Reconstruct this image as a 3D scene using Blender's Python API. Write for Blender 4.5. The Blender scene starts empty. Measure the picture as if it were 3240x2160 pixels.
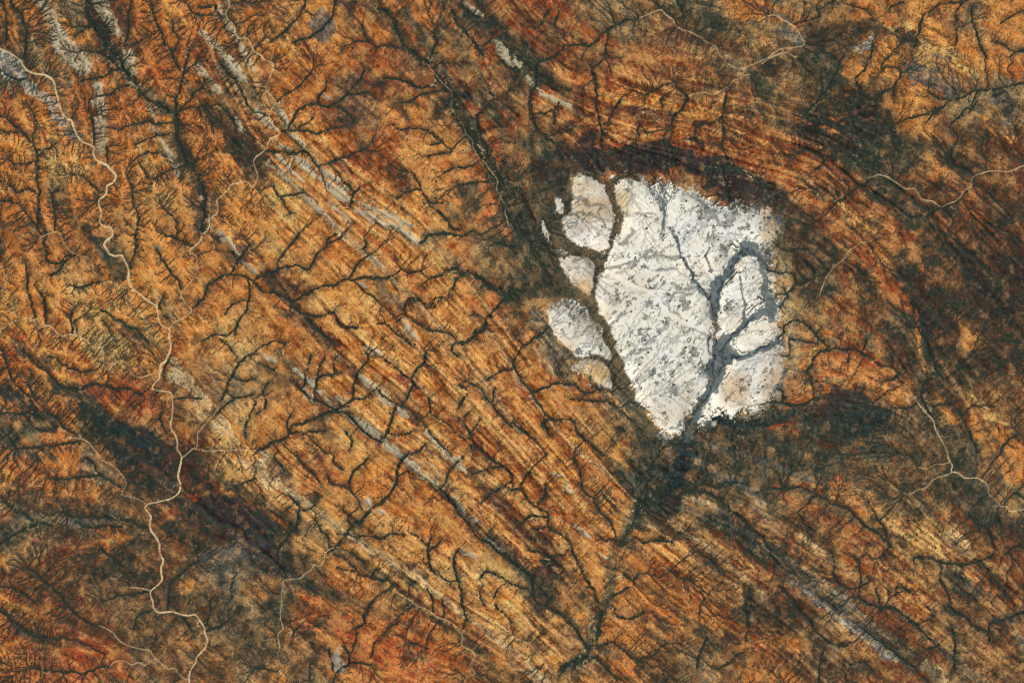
import bpy, math, heapq
import numpy as np

# ------------------------------------------------------------------ camera, sky, sun, exposure
# One unit is one metre. The map below is kept in map cells of 15 m (3240 x 2160 cells = 48.6 x 32.4 km).
M = 15.0
W, H = 3240.0, 2160.0
sc = bpy.context.scene
cam_d = bpy.data.cameras.new("survey_camera")
cam = bpy.data.objects.new("survey_camera", cam_d)
sc.collection.objects.link(cam)
cam.location = (0, 0, 150000.0)
cam.rotation_euler = (0, 0, 0)
cam_d.sensor_width = 36.0
cam_d.lens = 36.0 * 150000.0 / (W * M)
cam_d.clip_start = 1000.0
cam_d.clip_end = 400000.0
sc.camera = cam

SUN_EL, SUN_AZ = math.radians(36), math.radians(52)      # azimuth clockwise from north: morning sun in the north-east
world = bpy.data.worlds.new("World")
sc.world = world
world.use_nodes = True
wn = world.node_tree
sky = wn.nodes.new("ShaderNodeTexSky")
sky.sky_type = 'NISHITA'
sky.sun_disc = False
sky.sun_elevation = SUN_EL
sky.sun_rotation = SUN_AZ
bg = wn.nodes["Background"]
wn.links.new(sky.outputs[0], bg.inputs[0])
bg.inputs[1].default_value = 0.05
sun_d = bpy.data.lights.new("sun", 'SUN')
sun_d.energy = 4.9
sun_d.angle = math.radians(0.5)
sun_d.color = (1.0, 0.955, 0.88)
sun = bpy.data.objects.new("sun", sun_d)
sc.collection.objects.link(sun)
sun.rotation_euler = (math.radians(90) - SUN_EL, 0, math.pi - SUN_AZ)
sun.location = (20000, 15000, 40000)
sc.view_settings.view_transform = 'Standard'
sc.view_settings.look = 'None'
sc.view_settings.exposure = 0.16
sc.view_settings.gamma = 1.0
sc.view_settings.use_curve_mapping = False
sc.cycles.filter_width = 0.9
sc.cycles.use_denoising = False

# ------------------------------------------------------------------ map grid
CELL = 2.7
MARG = 90.0
NX = int((W + 2 * MARG) / CELL) + 1
NY = int((H + 2 * MARG) / CELL) + 1
gx = -MARG + CELL * np.arange(NX, dtype=np.float32)
gy = -MARG + CELL * np.arange(NY, dtype=np.float32)
PX, PY = np.meshgrid(gx, gy)
rng = np.random.default_rng(7)

def vnoise(x, y, scale, seed):
    """Smooth value noise in [0, 1]."""
    r = np.random.default_rng(seed).random((257, 257), dtype=np.float32)
    u = (x / scale + 100.0).astype(np.float32); v = (y / scale + 100.0).astype(np.float32)
    iu = np.floor(u).astype(np.int32); iv = np.floor(v).astype(np.int32)
    fu = u - iu; fv = v - iv
    fu = fu * fu * fu * (fu * (fu * 6 - 15) + 10); fv = fv * fv * fv * (fv * (fv * 6 - 15) + 10)
    iu &= 255; iv &= 255
    a = r[iv, iu]; b = r[iv, iu + 1]; c = r[iv + 1, iu]; d = r[iv + 1, iu + 1]
    return (a + (b - a) * fu) * (1 - fv) + (c + (d - c) * fu) * fv

def fbm(x, y, scale, octaves, seed, gain=0.5):
    s = 0; a = 1.0; t = 0
    for k in range(octaves):
        s = s + a * vnoise(x, y, scale / 2 ** k, seed + 31 * k); t += a; a *= gain
    return s / t

def smooth(a, lo, hi):
    t = np.clip((a - lo) / (hi - lo), 0, 1)
    return t * t * (3 - 2 * t)

def norm01(a, p=2):
    lo, hi = np.percentile(a[::4, ::4], [p, 100 - p])
    return np.clip((a - lo) / (hi - lo), 0, 1)

def blur(a, r):
    """Box blur, applied twice."""
    for _ in range(2):
        for ax in (0, 1):
            p = np.concatenate([np.repeat(np.take(a, [0], ax), r + 1, ax), a, np.repeat(np.take(a, [-1], ax), r, ax)], ax)
            c = np.cumsum(p, axis=ax, dtype=np.float64)
            n = a.shape[ax]
            a = ((np.take(c, np.arange(2 * r + 1, 2 * r + 1 + n), ax) - np.take(c, np.arange(0, n), ax)) / (2 * r + 1)).astype(np.float32)
    return a

# survey sheets: a sheet is 810 x 720 map cells, plotted at 2.1778 points per cell
def S(c, r, pts):
    return [(c * 810 + x / 2.1778, r * 720 + y / 2.1778) for x, y in pts]

def spline(pts, step):
    p = np.array(pts, dtype=float)
    if len(p) < 3:
        n = max(2, int(np.hypot(*(p[-1] - p[0])) / step))
        t = np.linspace(0, 1, n)[:, None]
        return p[0] * (1 - t) + p[-1] * t
    e = np.vstack([2 * p[0] - p[1], p, 2 * p[-1] - p[-2]])
    out = []
    for i in range(1, len(e) - 2):
        n = max(1, int(np.hypot(*(e[i + 1] - e[i])) / step))
        t = (np.arange(n) / n)[:, None]
        a, b, c, d = e[i - 1], e[i], e[i + 1], e[i + 2]
        out.append(0.5 * (2 * b + (c - a) * t + (2 * a - 5 * b + 4 * c - d) * t * t + (3 * b - a - 3 * c + d) * t ** 3))
    out.append(p[-1:])
    return np.vstack(out)

def wander(q, amp, wl, seed):
    """Sideways wander of a polyline."""
    n = len(q)
    if n < 4: return q
    s = np.concatenate([[0], np.cumsum(np.hypot(*np.diff(q, axis=0).T))])
    off = (fbm(s, s * 0 + seed * 7.7, wl, 4, 500 + seed, .66) - 0.5) * 2.3 * amp
    off *= np.minimum(1, np.minimum(s, s[-1] - s) / (wl + 1e-6))
    t = np.gradient(q, axis=0); t /= np.hypot(t[:, 0], t[:, 1])[:, None] + 1e-9
    return q + np.stack([-t[:, 1], t[:, 0]], 1) * off[:, None]

def stroke(mask, q, w, soft, value=1.0, jitter=None):
    """Stamp a polyline with half-width w (scalar or per point), edge softness soft, by maximum."""
    q = np.asarray(q, float)
    w = np.broadcast_to(np.asarray(w, float), (len(q),))
    X, Y = jitter if jitter is not None else (PX, PY)
    ex = 0 if jitter is None else 40
    for i in range(len(q) - 1):
        R = max(w[i], w[i + 1]) + soft + ex
        x0 = int((min(q[i, 0], q[i + 1, 0]) - R + MARG) / CELL); x1 = int((max(q[i, 0], q[i + 1, 0]) + R + MARG) / CELL) + 2
        y0 = int((min(q[i, 1], q[i + 1, 1]) - R + MARG) / CELL); y1 = int((max(q[i, 1], q[i + 1, 1]) + R + MARG) / CELL) + 2
        x0, y0 = max(x0, 0), max(y0, 0); x1, y1 = min(x1, NX), min(y1, NY)
        if x0 >= x1 or y0 >= y1: continue
        ax, ay = q[i]; dx, dy = q[i + 1] - q[i]
        xs = X[y0:y1, x0:x1] - ax; ys = Y[y0:y1, x0:x1] - ay
        L2 = dx * dx + dy * dy + 1e-9
        t = np.clip((xs * dx + ys * dy) / L2, 0, 1)
        d = np.hypot(xs - t * dx, ys - t * dy)
        ww = w[i] * (1 - t) + w[i + 1] * t
        m = np.clip((ww + soft - d) / (soft + 1e-6), 0, 1)
        m = m * m * (3 - 2 * m) * value
        np.maximum(mask[y0:y1, x0:x1], m, out=mask[y0:y1, x0:x1])

def blob(mask, x, y, rx, ry, deg, X, Y, value=1.0, soft=0.6):
    c, s = math.cos(math.radians(deg)), math.sin(math.radians(deg))
    R = max(rx, ry) * 1.5 + 60
    x0 = max(int((x - R + MARG) / CELL), 0); x1 = min(int((x + R + MARG) / CELL) + 1, NX)
    y0 = max(int((y - R + MARG) / CELL), 0); y1 = min(int((y + R + MARG) / CELL) + 1, NY)
    if x0 >= x1 or y0 >= y1: return
    u = X[y0:y1, x0:x1] - x; v = Y[y0:y1, x0:x1] - y
    d = np.hypot((u * c + v * s) / rx, (-u * s + v * c) / ry)
    m = smooth(-d, -1 - soft * .5, -1 + soft * .5) * value
    np.maximum(mask[y0:y1, x0:x1], m, out=mask[y0:y1, x0:x1])

def polygon(pts, X, Y, soft):
    """Soft inside mask of a polygon."""
    p = np.array(pts, float)
    inside = np.zeros(X.shape, bool); d2 = np.full(X.shape, 1e12, np.float32)
    x0 = max(int((p[:, 0].min() - 90 + MARG) / CELL), 0); x1 = min(int((p[:, 0].max() + 90 + MARG) / CELL), NX)
    y0 = max(int((p[:, 1].min() - 90 + MARG) / CELL), 0); y1 = min(int((p[:, 1].max() + 90 + MARG) / CELL), NY)
    sl = (slice(y0, y1), slice(x0, x1))
    x = X[sl]; y = Y[sl]; ins = np.zeros(x.shape, bool); dd = np.full(x.shape, 1e12, np.float32)
    for i in range(len(p)):
        ax, ay = p[i]; bx, by = p[(i + 1) % len(p)]
        cond = (ay > y) != (by > y)
        ins ^= cond & (x < (bx - ax) * (y - ay) / (by - ay + 1e-9) + ax)
        t = np.clip(((x - ax) * (bx - ax) + (y - ay) * (by - ay)) / ((bx - ax) ** 2 + (by - ay) ** 2 + 1e-9), 0, 1)
        dd = np.minimum(dd, (x - ax - t * (bx - ax)) ** 2 + (y - ay - t * (by - ay)) ** 2)
    sd = np.sqrt(dd) * np.where(ins, 1, -1)
    out = np.zeros(X.shape, np.float32)
    out[sl] = smooth(sd, -soft, soft)
    return out

# noise-warped coordinates for ragged outlines
J1 = (PX + (fbm(PX, PY, 60, 4, 11) - .5) * 70, PY + (fbm(PX, PY, 60, 4, 12) - .5) * 70)
J2 = (PX + (fbm(PX, PY, 18, 3, 13) - .5) * 22, PY + (fbm(PX, PY, 18, 3, 14) - .5) * 22)
J3 = (PX + (fbm(PX, PY, 160, 5, 15) - .5) * 190, PY + (fbm(PX, PY, 160, 5, 16) - .5) * 190)

# ------------------------------------------------------------------ survey data
def srgb(r, g, b):
    return [((v / 255 + .055) / 1.055) ** 2.4 if v > 10 else v / 255 / 12.92 for v in (r, g, b)]
PALETTE = dict(Y=srgb(238, 194, 118), O=srgb(234, 158, 78), o=srgb(210, 130, 64), R=srgb(180, 96, 52), r=srgb(132, 76, 50), B=srgb(134, 98, 66), D=srgb(96, 76, 58), K=srgb(44, 46, 48), G=srgb(144, 128, 96), g=srgb(90, 90, 72), S=srgb(176, 168, 142), T=srgb(38, 58, 62), X=srgb(190, 90, 50), P=srgb(92, 58, 50), N=srgb(60, 52, 56), W=srgb(190, 190, 174), C=srgb(222, 200, 150), A=srgb(110, 116, 110))
COVER = [
    "oD GO BP Oo oO oB  oO oO oB oB RB gR  Rr RB BG GB Gg oR  oG gB Bo Oo oG oO",
    "GD Go oD Ro oR BG  oO Ro oR RB BR BR  Bg RB oR Ro Bg GB  GB Dg OD OG oO oG",
    "RO oO oR Ro oO BD  oO Oo oR oB BD Dr  Br or oR ro oR Bg  gB Ko KB oO BG BG",
    "Oo OY oO OY oD oD  oB Oo Ro RO oO RB  gB RB oR oR Ro Ro  RD Dg gD oD BD Br",
    "oD oD oO OY Bo Oo  OY oO oO OY Go DR  DG Gg GK KG KG DR  RD gR Dg og RD RD",
    "Do oD gO Oo oO OB  OY Oo oO oO oY GD  DG SG SW SW SW GB  Dg gD oR BD DB Dr",
    "oO OY oO OY OG Oo  Bo OY OY oO oO Go  DB gG SW SW SW SG  GY Go oD DR DK KD",
    "RO oO OY OB oO OY  Oo RO Oo Oo OY Oo  Bo SG SW SW SW SW  Go oG DR DB BD DB",
    "oD RO oR oR BG OG  oB Oo Oo OR Oo OY  Oo Go gS SW SW GC  GR Ro oR Bo BD DB",
    "Bg oD Dk DB Bo OY  Oo OB OY OR Oo oO  Oo OB gG DS TS DT  oR gD gT oB Do oB".replace("Dk", "DK"),
    "RB oB Bo DK Dr oY  Yo OR Oo Oo OG Or  Oo Oo Og gT DB gB  BR Ro oG Bo gD oG",
    "gR BR Bo BR KB DK  Do OY gO Oo oO or  OR oO oO Og gG gG  RB RB Do YB Dr gD",
    "Br BR Bg oB BG Bg  KD Do YO Og OY OY  OD Oo oO OR oO BR  GT Ro BR Bo GB Br",
    "Ro RB GB BG Bo GB  Bo oD oR Oo Oo OY  oD oO Oo oB BO BD  BD BG BR Bo Dg RD",
    "oR RX BR BG Bo BG  BO GB RO RX Bo oB  OB Do oB BD BG Bo  oB GB RB BR GB BD",
]
ZONE_STRENGTH = dict(S=.8, W=.85, P=.85, N=.85, K=.8)
ZONES = [  # colour, sheet, width, line
    ('N', 0, 0, 70, [(640, 90), (720, 190), (800, 290)]), ('D', 0, 0, 80, [(1220, 800), (1240, 960), (1280, 1100)]), ('D', 0, 0, 100, [(1280, 1100), (1330, 1250), (1390, 1380), (1400, 1540)]),
    ('D', 0, 0, 60, [(130, 60), (175, 160), (180, 280)]), ('G', 0, 0, 110, [(1560, 480), (1640, 540), (1720, 660), (1764, 760)]), ('D', 0, 0, 110, [(1640, 980), (1720, 1080), (1750, 1160)]),
    ('G', 0, 0, 60, [(840, 480), (960, 610), (1090, 720), (1210, 780)]), ('X', 0, 0, 40, [(270, 890), (310, 980)]), ('R', 0, 0, 60, [(10, 700), (60, 790), (150, 900)]),
    ('W', 0, 0, 100, [(-20, 380), (80, 450), (160, 520)]), ('W', 0, 0, 60, [(170, 580), (230, 650), (320, 710), (410, 800)]), ('A', 0, 0, 40, [(440, 890), (500, 960)]),
    ('T', 0, 1, 50, [(600, 20), (680, 150), (760, 240), (840, 350)]), ('P', 0, 1, 70, [(1500, 60), (1580, 160), (1650, 230)]), ('P', 0, 1, 50, [(1660, 60), (1764, 200)]),
    ('D', 0, 1, 40, [(130, 790), (260, 920), (360, 1030), (450, 1100)]), ('T', 0, 1, 55, [(400, 1100), (520, 1170), (600, 1230), (720, 1320), (860, 1400)]),
    ('T', 0, 1, 60, [(0, 1060), (60, 1120), (140, 1200), (250, 1280), (350, 1340)]), ('N', 0, 1, 120, [(1000, 1450), (1080, 1500), (1150, 1540)]), ('g', 0, 1, 90, [(0, 1300), (80, 1420), (100, 1520)]),
    ('P', 0, 1, 60, [(880, 740), (930, 800), (980, 860)]), ('C', 0, 1, 80, [(1180, 960), (1230, 1060), (1330, 1150), (1380, 1250)]), ('C', 0, 1, 70, [(1480, 1350), (1560, 1430)]),
    ('P', 1, 1, 70, [(140, 340), (250, 400), (330, 430)]), ('P', 1, 1, 55, [(170, 560), (270, 620), (380, 700)]), ('R', 1, 1, 60, [(380, 720), (470, 780), (560, 850), (640, 940)]), ('P', 1, 1, 26, [(340, 600), (420, 690), (560, 820)]),
    ('P', 1, 1, 36, [(0, 240), (50, 310), (130, 410)]), ('P', 1, 1, 30, [(520, 1270), (620, 1310), (710, 1380)]), ('P', 1, 1, 60, [(1070, 540), (1110, 600), (1150, 650)]), ('P', 1, 1, 30, [(190, 1040), (280, 1090)]),
    ('P', 1, 1, 26, [(700, 1030), (760, 1090)]), ('P', 1, 1, 60, [(1520, 1470), (1600, 1568)]), ('r', 1, 1, 30, [(1400, 1330), (1470, 1400)]), ('G', 1, 1, 90, [(1180, 60), (1300, 160), (1400, 260)]), ('G', 1, 1, 50, [(800, 300), (900, 420), (960, 560)]),
    ('P', 1, 2, 75, [(1620, 220), (1700, 310), (1764, 390)]), ('P', 1, 2, 50, [(1480, 60), (1560, 160)]), ('P', 1, 2, 60, [(1680, 580), (1764, 660)]), ('D', 1, 2, 60, [(390, 300), (470, 390), (530, 460)]),
    ('N', 1, 2, 120, [(0, 560), (70, 680), (160, 740)]), ('D', 1, 2, 70, [(180, 930), (300, 1020), (380, 1100)]), ('g', 1, 2, 70, [(620, 560), (760, 640), (900, 720), (1050, 780), (1180, 840)]), ('g', 1, 2, 60, [(260, 840), (420, 900), (560, 950)]),
    ('X', 1, 2, 50, [(860, 1270), (940, 1290), (990, 1340)]), ('X', 1, 2, 46, [(900, 1330), (1010, 1350), (1100, 1400), (1190, 1430)]), ('X', 1, 2, 60, [(580, 1220), (660, 1250), (720, 1310)]), ('X', 1, 2, 60, [(820, 1350), (900, 1400), (980, 1420)]), ('X', 1, 2, 36, [(240, 890), (310, 940), (360, 990)]), ('X', 1, 2, 34, [(430, 1000), (440, 1080), (380, 1160)]),
    ('R', 1, 2, 60, [(1000, 1180), (1100, 1230)]), ('W', 1, 2, 70, [(560, 1370), (600, 1430)]), ('D', 1, 2, 70, [(1070, 1340), (1140, 1400)]), ('G', 1, 2, 60, [(80, 60), (170, 160), (300, 280)]), ('C', 1, 2, 50, [(0, 30), (80, 150), (140, 220)]),
    ('P', 2, 2, 80, [(60, 490), (150, 550), (240, 620)]), ('P', 2, 2, 55, [(0, 620), (100, 690), (200, 780)]), ('D', 2, 2, 60, [(200, 790), (310, 890), (430, 1000), (550, 1080)]), ('P', 2, 2, 44, [(800, 620), (900, 700), (1050, 790), (1150, 850)]), ('r', 2, 2, 40, [(1370, 530), (1500, 610), (1640, 700), (1764, 780)]),
    ('R', 2, 2, 40, [(1020, 290), (1100, 340), (1200, 380)]), ('C', 2, 2, 34, [(1050, 280), (1160, 300), (1290, 340), (1390, 350)]), ('C', 2, 2, 34, [(920, 450), (1000, 510), (1080, 580)]), ('A', 2, 2, 26, [(1380, 350), (1460, 390), (1540, 430)]), ('N', 2, 2, 60, [(1470, 1230), (1540, 1260)]),
    ('g', 2, 2, 90, [(1500, 500), (1600, 580), (1700, 680)]), ('C', 2, 2, 50, [(0, 1390), (120, 1480), (230, 1560)]),
    ('P', 2, 0, 34, [(190, 590), (280, 590), (370, 585)]), ('P', 2, 0, 50, [(330, 660), (420, 700), (500, 720)]), ('D', 2, 0, 30, [(470, 430), (520, 500)]), ('g', 2, 0, 60, [(0, 300), (60, 370), (130, 440), (170, 560)]), ('P', 2, 0, 34, [(740, 740), (880, 770), (1080, 800)]), ('C', 2, 0, 16, [(700, 780), (860, 800), (990, 840)]),
    ('O', 2, 0, 60, [(600, 640), (800, 680), (1000, 700), (1200, 760), (1400, 800)]), ('R', 2, 0, 90, [(1000, 960), (1300, 990), (1550, 1060), (1764, 1150)]), ('R', 2, 0, 60, [(-20, 1050), (40, 1200), (60, 1400)]), ('O', 2, 0, 60, [(640, 900), (780, 960), (960, 1010)]),
    ('O', 2, 0, 50, [(1480, 100), (1620, 150), (1764, 160)]), ('g', 2, 0, 90, [(1200, 60), (1330, 110), (1500, 200), (1700, 230)]), ('G', 2, 0, 60, [(1400, 300), (1500, 380), (1640, 330)]), ('N', 2, 0, 120, [(350, 1050), (430, 1100)]), ('C', 2, 0, 22, [(1430, 1110), (1560, 1150), (1700, 1200)]), ('C', 2, 0, 22, [(1500, 1140), (1620, 1190), (1730, 1220)]),
    ('g', 2, 0, 90, [(1764, 440), (1640, 540), (1740, 640)]), ('g', 2, 0, 120, [(100, 1000), (220, 1080), (340, 1180), (520, 1110)]), ('D', 2, 0, 120, [(160, 1200), (220, 1320), (240, 1450)]), ('R', 2, 1, 60, [(-10, 20), (10, 120)]),
    ('D', 3, 0, 75, [(0, 490), (170, 410), (330, 300), (480, 240), (640, 215), (800, 230), (1000, 300)]), ('D', 3, 0, 60, [(640, 190), (720, 170), (900, 250), (1010, 330)]), ('B', 3, 0, 70, [(930, 380), (1000, 420), (1010, 480)]), ('A', 3, 0, 120, [(1040, 520), (1150, 570), (1280, 620)]), ('A', 3, 0, 70, [(0, 190), (120, 210), (220, 250)]),
    ('W', 3, 0, 50, [(570, 300), (640, 330), (690, 310)]), ('K', 3, 0, 36, [(520, 320), (560, 280), (590, 270)]), ('A', 3, 0, 50, [(1180, 420), (1240, 400)]), ('A', 3, 0, 50, [(1560, 680), (1640, 760), (1700, 800)]), ('O', 3, 0, 60, [(1060, 160), (1140, 250), (1230, 330)]), ('Y', 3, 0, 36, [(1030, 280), (1120, 320), (1200, 380)]), ('Y', 3, 0, 36, [(1020, 390), (1090, 430), (1150, 470)]), ('Y', 3, 0, 30, [(1260, 430), (1340, 490), (1480, 560)]), ('Y', 3, 0, 30, [(790, 180), (880, 200), (950, 240)]),
    ('O', 3, 0, 24, [(1500, 880), (1600, 900), (1700, 940)]), ('O', 3, 0, 36, [(400, 720), (460, 790), (540, 830)]), ('O', 3, 0, 50, [(1100, 940), (1120, 1040), (1140, 1120)]), ('O', 3, 0, 50, [(480, 1380), (540, 1450), (580, 1520)]), ('T', 3, 0, 26, [(1560, 660), (1640, 720), (1720, 750)]),
    ('O', 3, 1, 36, [(950, 700), (1000, 860), (1070, 1020)]), ('O', 3, 1, 32, [(1010, 700), (1060, 850), (1090, 960)]), ('Y', 3, 1, 12, [(960, 740), (1010, 900), (1040, 1000)]), ('D', 3, 1, 36, [(840, 760), (900, 900), (950, 1000)]), ('T', 3, 1, 36, [(1040, 640), (1080, 740), (1130, 880), (1180, 980)]), ('T', 3, 1, 36, [(1230, 1120), (1300, 1270), (1380, 1450), (1420, 1550)]),
    ('R', 3, 1, 75, [(330, 980), (400, 900), (520, 890), (640, 910), (740, 960), (830, 1030)]), ('R', 3, 1, 60, [(120, 1180), (220, 1130), (330, 1030), (450, 1010)]), ('O', 3, 1, 30, [(240, 960), (310, 880), (370, 810)]), ('O', 3, 1, 70, [(800, 1080), (880, 1150), (960, 1210)]), ('R', 3, 1, 60, [(0, 1260), (80, 1240), (150, 1250)]),
    ('G', 3, 1, 46, [(700, 760), (740, 840)]), ('G', 3, 1, 60, [(160, 560), (280, 580), (330, 640)]), ('A', 3, 1, 22, [(330, 1170), (400, 1110), (470, 1085), (530, 1120)]), ('K', 3, 1, 26, [(500, 720), (590, 735)]), ('r', 3, 1, 60, [(620, 620), (700, 640)]), ('G', 3, 1, 100, [(100, 300), (230, 380), (420, 430)]), ('O', 3, 1, 60, [(270, 400), (290, 450)]), ('O', 3, 1, 46, [(740, 160), (790, 230), (820, 260)]), ('R', 3, 1, 60, [(740, 270), (780, 360)]), ('R', 3, 1, 60, [(1130, 230), (1180, 330)]), ('O', 3, 1, 50, [(1310, 620), (1380, 700), (1430, 800)]),
    ('O', 3, 1, 30, [(1160, 1180), (1220, 1300), (1190, 1360)]), ('Y', 3, 1, 26, [(1450, 1160), (1540, 1240), (1620, 1300)]), ('O', 3, 1, 36, [(1400, 1300), (1450, 1420), (1500, 1530)]), ('A', 3, 1, 26, [(1150, 1340), (1220, 1430)]), ('A', 3, 1, 20, [(850, 1400), (950, 1460), (1040, 1530)]), ('A', 3, 1, 26, [(560, 1240), (660, 1330), (760, 1420)]),
    ('W', 3, 2, 62, [(60, 650), (110, 740), (180, 810), (300, 900)]), ('W', 3, 2, 70, [(300, 900), (400, 960), (520, 1030), (620, 1110)]), ('W', 3, 2, 60, [(600, 1120), (700, 1210), (800, 1270), (900, 1340)]), ('C', 3, 2, 20, [(900, 1340), (1000, 1420), (1090, 1500)]), ('C', 3, 2, 40, [(1090, 1440), (1140, 1500), (1190, 1560)]), ('K', 3, 2, 34, [(240, 900), (300, 950), (400, 1020)]), ('A', 3, 2, 46, [(640, 960), (740, 1030), (860, 1070), (960, 1130)]), ('A', 3, 2, 44, [(960, 1130), (1060, 1220), (1180, 1320), (1280, 1430)]), ('r', 3, 2, 70, [(140, 900), (240, 990), (340, 1050)]),
    ('C', 3, 2, 22, [(230, 740), (330, 800), (440, 860)]), ('C', 3, 2, 24, [(520, 870), (600, 930)]), ('r', 3, 2, 110, [(700, 1280), (850, 1420), (980, 1540)]), ('r', 3, 2, 90, [(200, 420), (300, 500), (360, 620)]), ('R', 3, 2, 40, [(70, 110), (220, 180), (400, 250)]), ('Y', 3, 2, 16, [(140, 140), (300, 190), (420, 260)]), ('R', 3, 2, 50, [(540, 180), (620, 230)]), ('K', 3, 2, 20, [(890, 415), (960, 385)]), ('N', 3, 2, 70, [(1290, 860), (1350, 930), (1420, 980)]), ('R', 3, 2, 50, [(1360, 820), (1420, 880)]), ('R', 3, 2, 46, [(1530, 1020), (1590, 1080)]), ('Y', 3, 2, 70, [(1060, 500), (1130, 600), (1160, 680)]), ('C', 3, 2, 60, [(1270, 530), (1340, 640), (1380, 690)]), ('X', 3, 2, 30, [(1220, 390), (1180, 440)]), ('O', 3, 2, 50, [(1580, 60), (1650, 150), (1700, 200)]), ('O', 3, 2, 70, [(800, 200), (940, 240), (1060, 290)]), ('Y', 3, 2, 26, [(850, 250), (940, 230)]),
    ('A', 3, 2, 70, [(1700, 1200), (1764, 1300)]), ('N', 3, 2, 60, [(1560, 1180), (1660, 1160)]),
    ('X', 0, 2, 90, [(420, 1320), (520, 1330), (600, 1390)]), ('R', 0, 2, 80, [(640, 1090), (720, 1120)]), ('X', 0, 2, 26, [(1300, 270), (1380, 285)]), ('R', 0, 2, 60, [(1130, 420), (1200, 400)]), ('N', 0, 2, 130, [(1480, 450), (1620, 530), (1764, 620)]), ('N', 0, 2, 70, [(1250, 40), (1400, 120), (1430, 200)]), ('N', 0, 2, 90, [(830, 40), (950, 20), (1150, 60)]), ('R', 0, 2, 60, [(1000, 60), (1080, 110)]), ('N', 0, 2, 70, [(800, 640), (900, 660)]), ('T', 0, 2, 60, [(0, 600), (90, 550), (180, 500), (300, 470)]), ('T', 0, 2, 50, [(60, 370), (180, 410), (260, 440)]), ('A', 0, 2, 44, [(380, 440), (560, 460), (760, 450), (880, 440)]), ('G', 0, 2, 80, [(590, 20), (680, 90), (760, 160)]), ('O', 0, 2, 36, [(0, 720), (90, 640), (170, 580)]), ('O', 0, 2, 70, [(10, 140), (50, 230)]), ('O', 0, 2, 60, [(1180, 940), (1250, 900), (1300, 870)]), ('T', 0, 2, 46, [(0, 1060), (60, 1110), (160, 1190), (280, 1250)]), ('D', 0, 2, 70, [(720, 1180), (860, 1280), (960, 1350)]), ('C', 0, 2, 80, [(1480, 1260), (1600, 1240), (1700, 1250)]), ('G', 0, 2, 80, [(1680, 1000), (1764, 1100)]),
    ('N', 1, 0, 70, [(570, 20), (650, 60)]), ('R', 1, 0, 60, [(900, 10), (960, 70), (1010, 120)]), ('R', 1, 0, 50, [(1040, 150), (1080, 210), (1110, 260)]), ('X', 1, 0, 50, [(1130, 290), (1160, 330)]), ('X', 1, 0, 44, [(1230, 430), (1290, 500), (1340, 570)]), ('X', 1, 0, 40, [(1370, 610), (1420, 680), (1490, 780)]), ('O', 1, 0, 30, [(1270, 90), (1350, 200), (1430, 320)]), ('T', 1, 0, 60, [(1450, 60), (1540, 160), (1640, 240)]), ('T', 1, 0, 36, [(1460, 630), (1530, 690)]), ('T', 1, 0, 60, [(1620, 780), (1700, 880)]), ('A', 1, 0, 80, [(1640, 280), (1720, 380)]), ('P', 1, 0, 70, [(920, 1140), (960, 1190), (1000, 1250)]), ('P', 1, 0, 80, [(580, 810), (640, 850)]), ('N', 1, 0, 60, [(800, 560), (840, 610)]), ('A', 1, 0, 80, [(440, 170), (490, 210)]), ('R', 1, 0, 110, [(1600, 900), (1680, 1030), (1750, 1180)]), ('X', 1, 0, 60, [(1580, 1380), (1600, 1450)]), ('R', 1, 0, 80, [(820, 1050), (940, 1090)]), ('X', 1, 0, 50, [(320, 260), (360, 290)]), ('R', 1, 0, 50, [(560, 1130), (680, 1230)]), ('g', 1, 0, 110, [(1400, 1300), (1500, 1420), (1400, 1500)]),
]
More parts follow.
